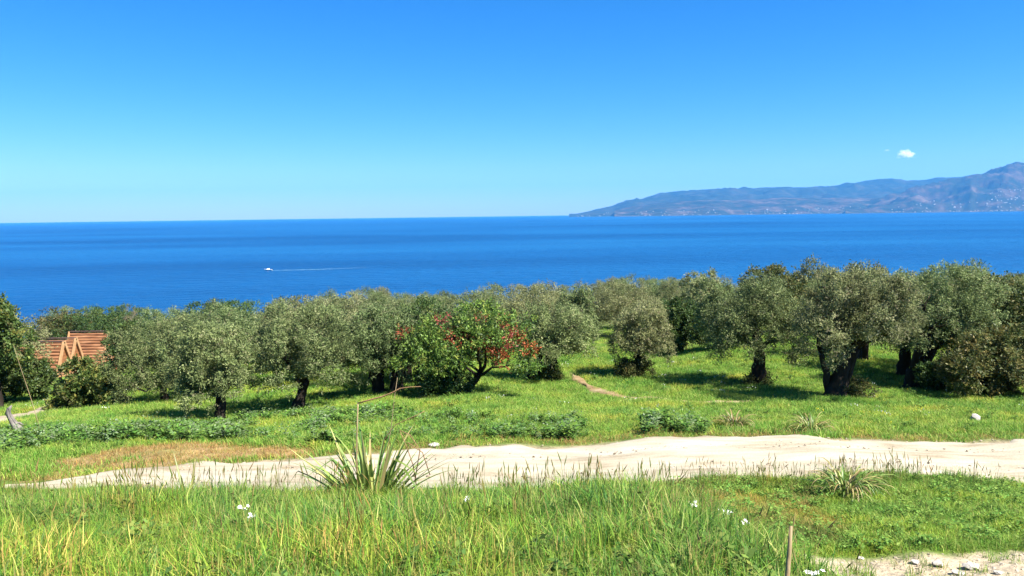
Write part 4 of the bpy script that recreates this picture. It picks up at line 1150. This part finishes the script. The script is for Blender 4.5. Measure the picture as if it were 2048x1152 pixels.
# ------------------------------------------------------------------ single plants, stones, wood
STRAP = [leaf_material('strap_leaf_green', .25, .4, .4), leaf_material('strap_leaf_pale', .25, .5, .3)]
def strap_leaf(base_, az, L_, w, elev, bend, col, rr, kink=None):
    """a long folded leaf: starts at elevation elev, bends down along its length"""
    n = 9
    p = np.array(base_, float); e = elev
    V = []; Fs = []
    d0 = np.array([math.cos(az), math.sin(az), 0]); sd = np.array([-d0[1], d0[0], 0])
    for k in range(n):
        t = k / (n - 1)
        dv = d0 * math.cos(e) + np.array([0, 0, 1]) * math.sin(e)
        nv = -d0 * math.sin(e) + np.array([0, 0, 1]) * math.cos(e)
        ww = w * (.75 + .5 * t if t < .4 else .95 * (1 - ((t - .4) / .6) ** 1.8)) + .001
        V += [p - sd * ww / 2 + nv * ww * .22, p - nv * .0, p + sd * ww / 2 + nv * ww * .22]
        p = p + dv * L_ / (n - 1)
        e -= bend / (n - 1) * (.4 + 1.2 * t)
        if kink is not None and abs(t - kink) < .5 / (n - 1): e -= 1.3
    for k in range(n - 1):
        for q in (0, 1): Fs.append((k * 3 + q, k * 3 + q + 1, k * 3 + 3 + q + 1, k * 3 + 3 + q))
    me = np_mesh('leaf', np.array(V), Fs, np.tile(np.array(col), (len(V), 1)), True)
    return me
def strap_plant(name, px, py, n, L0, L1, w, label, seed, pal, elev=(.5, 1.45), bend=(.3, 1.2), Y=None, cat='plant', spread=.10, kinks=.15):
    rr = np.random.default_rng(seed)
    p = at(px, py) if Y is None else pt(px, py, Y)
    o = empty(name, (p[0], p[1], hz(p[0], p[1])))
    for k in range(n):
        az = rr.uniform(0, 6.28)
        L_ = rr.uniform(L0, L1)
        b = (math.cos(az) * spread * rr.random(), math.sin(az) * spread * rr.random(), -.02)
        c = np.array(pal[rr.integers(0, len(pal))]) * rr.uniform(.8, 1.2)
        me = strap_leaf(b, az, L_, w * rr.uniform(.7, 1.2), rr.uniform(*elev), rr.uniform(*bend), c, rr, rr.uniform(.4, .8) if rr.random() < kinks else None)
        link('leaf', me, STRAP[0], o)
    tag(o, label, cat)
    return o
SQ = [(0.111, 0.195, 0.039), (0.150, 0.247, 0.049), (0.202, 0.286, 0.065), (0.273, 0.325, 0.088), (0.468, 0.403, 0.156)]
SQD = [(.15, .16, .045), (.25, .20, .07), (.34, .27, .12), (.11, .15, .035)]
sq = strap_plant('strap_leaved_plant', 742, 1006, 125, .52, 1.05, .044, 'large clump of strap leaves with a tall snapped dry stalk on the near bank', 41, SQ, (.58, 1.5), (.1, .95), spread=.24, Y=8.5)
def stalk(name, parent, pxs, Y, rads, mat, n=6):
    O = np.array(parent.location)
    mb = MB(); mb.tube([pt(x, y, Y) - O for x, y in pxs], rads, n)
    return mb.build(name, mat, parent, True)
SY = sq.location.y
ds = stalk('dry_stalk', sq, [(716, 985), (713, 920), (714, 860), (716, 806)], SY, [.010, .0095, .009, .008], M_CANE)
tag(ds, 'dry upright stalk snapped at the top')
db = stalk('broken_stalk_top', sq, [(715, 807), (735, 801), (765, 793), (785, 785), (800, 777), (820, 774), (842, 773)], SY, [.008, .009, .009, .008, .007, .005, .003], M_DRYSTEM)
for pts_ in ([(762, 793), (772, 778), (783, 764)], [(790, 783), (796, 766), (800, 752)], [(800, 777), (812, 768), (822, 762)], [(815, 775), (825, 780), (832, 786)], [(824, 774), (834, 770), (843, 770)]):
    stalk('twig', db, pts_, SY, [.006, .005, .002], M_DRYSTEM, 5)
stalk('flower_stem', sq, [(765, 960), (775, 900), (783, 850), (788, 800), (795, 755)], SY, [.006, .005, .004, .003, .002], M_CANE, 5)
for pts_ in ([(758, 930), (768, 880), (790, 850), (830, 832), (850, 822)], [(835, 985), (826, 930), (812, 890), (800, 862)], [(830, 960), (840, 900), (820, 870), (798, 860)], [(860, 950), (845, 905), (815, 885)]):
    stalk('dry_stem', sq, pts_, SY, [.006, .006, .005, .004, .003][:len(pts_)], M_DRYSTEM, 5)
strap_plant('strap_leaved_plant', 375, 1010, 7, .35, .70, .035, 'small plant of few pale pointed leaves left of the large strap-leaved clump', 42, [(.22, .25, .08), (.40, .34, .14), (.16, .22, .06)], (.6, 1.5), (.1, .4))
strap_plant('drooping_plant', 1690, 990, 120, .45, .85, .026, 'drooping half-dry clump of strap leaves on the right verge', 43, SQ + SQD, (.9, 1.5), (2.2, 3.4), spread=.24)
strap_plant('dry_leaf_clump', 1468, 856, 110, .40, .80, .026, 'straw-coloured drooping leaf clump beyond the road, left of two', 44, SQD, (.9, 1.5), (2.4, 3.6), spread=.24)
strap_plant('dry_leaf_clump', 1622, 862, 110, .38, .75, .026, 'greenish drooping leaf clump beyond the road, right of two', 45, SQ[1:] + SQD, (.9, 1.5), (2.2, 3.4), spread=.26)
# pale cane standing in the near grass
p = pt(1579, 1165, 4.9)
cane = MB(); cane.tube([pt(1570, 1230, 4.0), pt(1575, 1150, 4.03), pt(1579, 1100, 4.07), pt(1582, 1052, 4.1)], [.014, .0135, .012, .009], 9)
cn = cane.build('cane', M_CANE, None, True); tag(cn, 'pale dry cane standing upright in the near grass', 'cane')
zc = hz(p[0], 4.9)
# tall thin stalk on the left meadow
b0 = at(82, 872)
st_ = MB(); st_.tube([pt(84, 876, b0[1]), pt(72, 830, b0[1]), pt(58, 785, b0[1]), pt(42, 738, b0[1]), pt(27, 690, b0[1])], [.009, .008, .007, .005, .003], 6)
tag(st_.build('dry_fennel_stalk', M_CANE, None, True), 'long thin pale stalk leaning left in the left meadow', 'stalk')
# weathered dead trunk
b0 = at(38, 868); Yl = b0[1]
lg = MB(); lrr = np.random.default_rng(9)
lg.tube([pt(46, 872, Yl), pt(38, 858, Yl), pt(30, 848, Yl), pt(20, 836, Yl), pt(16, 826, Yl), pt(18, 818, Yl), pt(23, 811, Yl)], [.12, .105, .085, .08, .065, .05, .015], 11, .30, lrr)
lg.tube([pt(30, 848, Yl), pt(40, 846, Yl), pt(47, 850, Yl)], [.05, .035, .01], 6, .1, lrr)
tag(lg.build('dead_trunk', M_GREYWOOD, None, True), 'grey weathered stump of dead trunk leaning in the left meadow', 'log')
# fallen branch by the largest olive
b0 = at(1740, 797); fb = MB(); Yb = b0[1]
fb.tube([pt(1715, 800, Yb), pt(1735, 795, Yb), pt(1752, 791, Yb)], [.02, .018, .008], 6)
for x0, x1, y1 in ((1720, 1716, 785), (1728, 1726, 786), (1736, 1738, 783), (1743, 1750, 784)): fb.tube([pt(x0, 798, Yb), pt(x1, y1, Yb - .1)], [.011, .004], 5)
tag(fb.build('fallen_branch', M_GREYWOOD, None, True), 'small bleached fallen branch at the foot of the largest olive', 'branch')
# stones
def stone(px, py, wpx, label, seed, h=.6, group=None):
    p = at(px, py); s = wpx / F * p[1] / 2
    me = pebble(seed, 2)
    o = link('limestone_rock', me, M_LIMESTONE, None, (p[0], p[1], hz(p[0], p[1]) + s * .35 * max(1, h * 1.2)))
    o.scale = (s / 1.2, s, s * h * 1.6); o.rotation_euler = (0, 0, seed * 1.7)
    tag(o, label, 'rock', group)
stone(1950, 846, 21, 'white rock lying in the grass beyond the road', 1, 1.5)
stone(1944, 1137, 34, 'largest white flat stone on the gravel patch', 2, .35)
stone(1876, 1130, 24, 'white stone on the gravel patch left of the largest flat one', 3, .4)
stone(1830, 1126, 17, 'small white stone on the gravel patch near its middle', 4, .4)
stone(1916, 1150, 26, 'white stone cut by the bottom edge below the largest flat one', 5, .4)
stone(1996, 1148, 18, 'white stone at the bottom right corner of the gravel patch', 6, .4)
stone(1722, 1118, 14, 'small white stone at the left end of the gravel patch', 7, .4)
stone(785, 757, 14, 'pale stone in the grass behind the bent dry stalk', 8, 1.5)
stone(868, 893, 22, 'pale flat stone on the far road edge behind the strap-leaved clump', 9, .35)
stone(1335, 681, 22, 'pale boulder under the dark green bushy tree', 10, 1.3)
stone(1408, 672, 34, 'white slab beside the sandy track right of the dark bushy tree', 11, .4)
# white wildflowers of the near bank
M_PETAL = noise_material('white_petal', [(.3, (.66, .66, .62)), (.7, (.82, .82, .80))], 8, 2, .7, 0)
def wildflower(px, py, label, seed):
    rr = np.random.default_rng(seed)
    g = at(px, py + 40); z = hz(g[0], g[1]); Yf = g[1]
    top = pt(px, py, Yf)
    o = empty('white_wildflower', (top[0], Yf, z))
    hgt = top[2] - z
    mb = MB(); mb.tube([(0, 0, -.02), (.005, 0, hgt * .6), (0, 0, hgt)], [.003, .0028, .002], 5); mb.build('stem', M_DRYSTEM, o)
    for k in range(rr.integers(5, 9)):
        c = np.array([rr.normal(0, .035), rr.normal(0, .03), hgt + rr.normal(0, .015)])
        V = [tuple(c)]; nrm = unit(rr.normal(0, .5, 3) + np.array([0, -.4, 1])); a = unit(np.cross(nrm, (1, .2, 0))); b = np.cross(nrm, a)
        for q in range(10):
            th = 2 * math.pi * q / 10; rr_ = .020 * (1 if q % 2 == 0 else .55)
            V.append(tuple(c + (a * math.cos(th) + b * math.sin(th)) * rr_ + nrm * .005))
        link('flower', np_mesh('flower', np.array(V), [(0, 1 + q, 1 + (q + 1) % 10) for q in range(10)]), M_PETAL, o)
    tag(o, label, 'flower', 'white wildflowers on the near bank')
for i, (x, y, lb) in enumerate(((487, 1018, 'white wildflower on the near bank left of the strap-leaved clump'), (508, 1032, 'lower white wildflower on the near bank left of the strap-leaved clump'),
        (935, 1000, 'single white wildflower right of the strap-leaved clump'), (1380, 1012, 'leftmost of three white wildflowers at the end of the tall grass'),
        (1452, 1024, 'middle of three white wildflowers at the end of the tall grass'), (1490, 1044, 'rightmost of three white wildflowers at the end of the tall grass'),
        (1622, 1148, 'white wildflower at the bottom edge beside the cane'))):
    wildflower(x, y, lb, 900 + i)
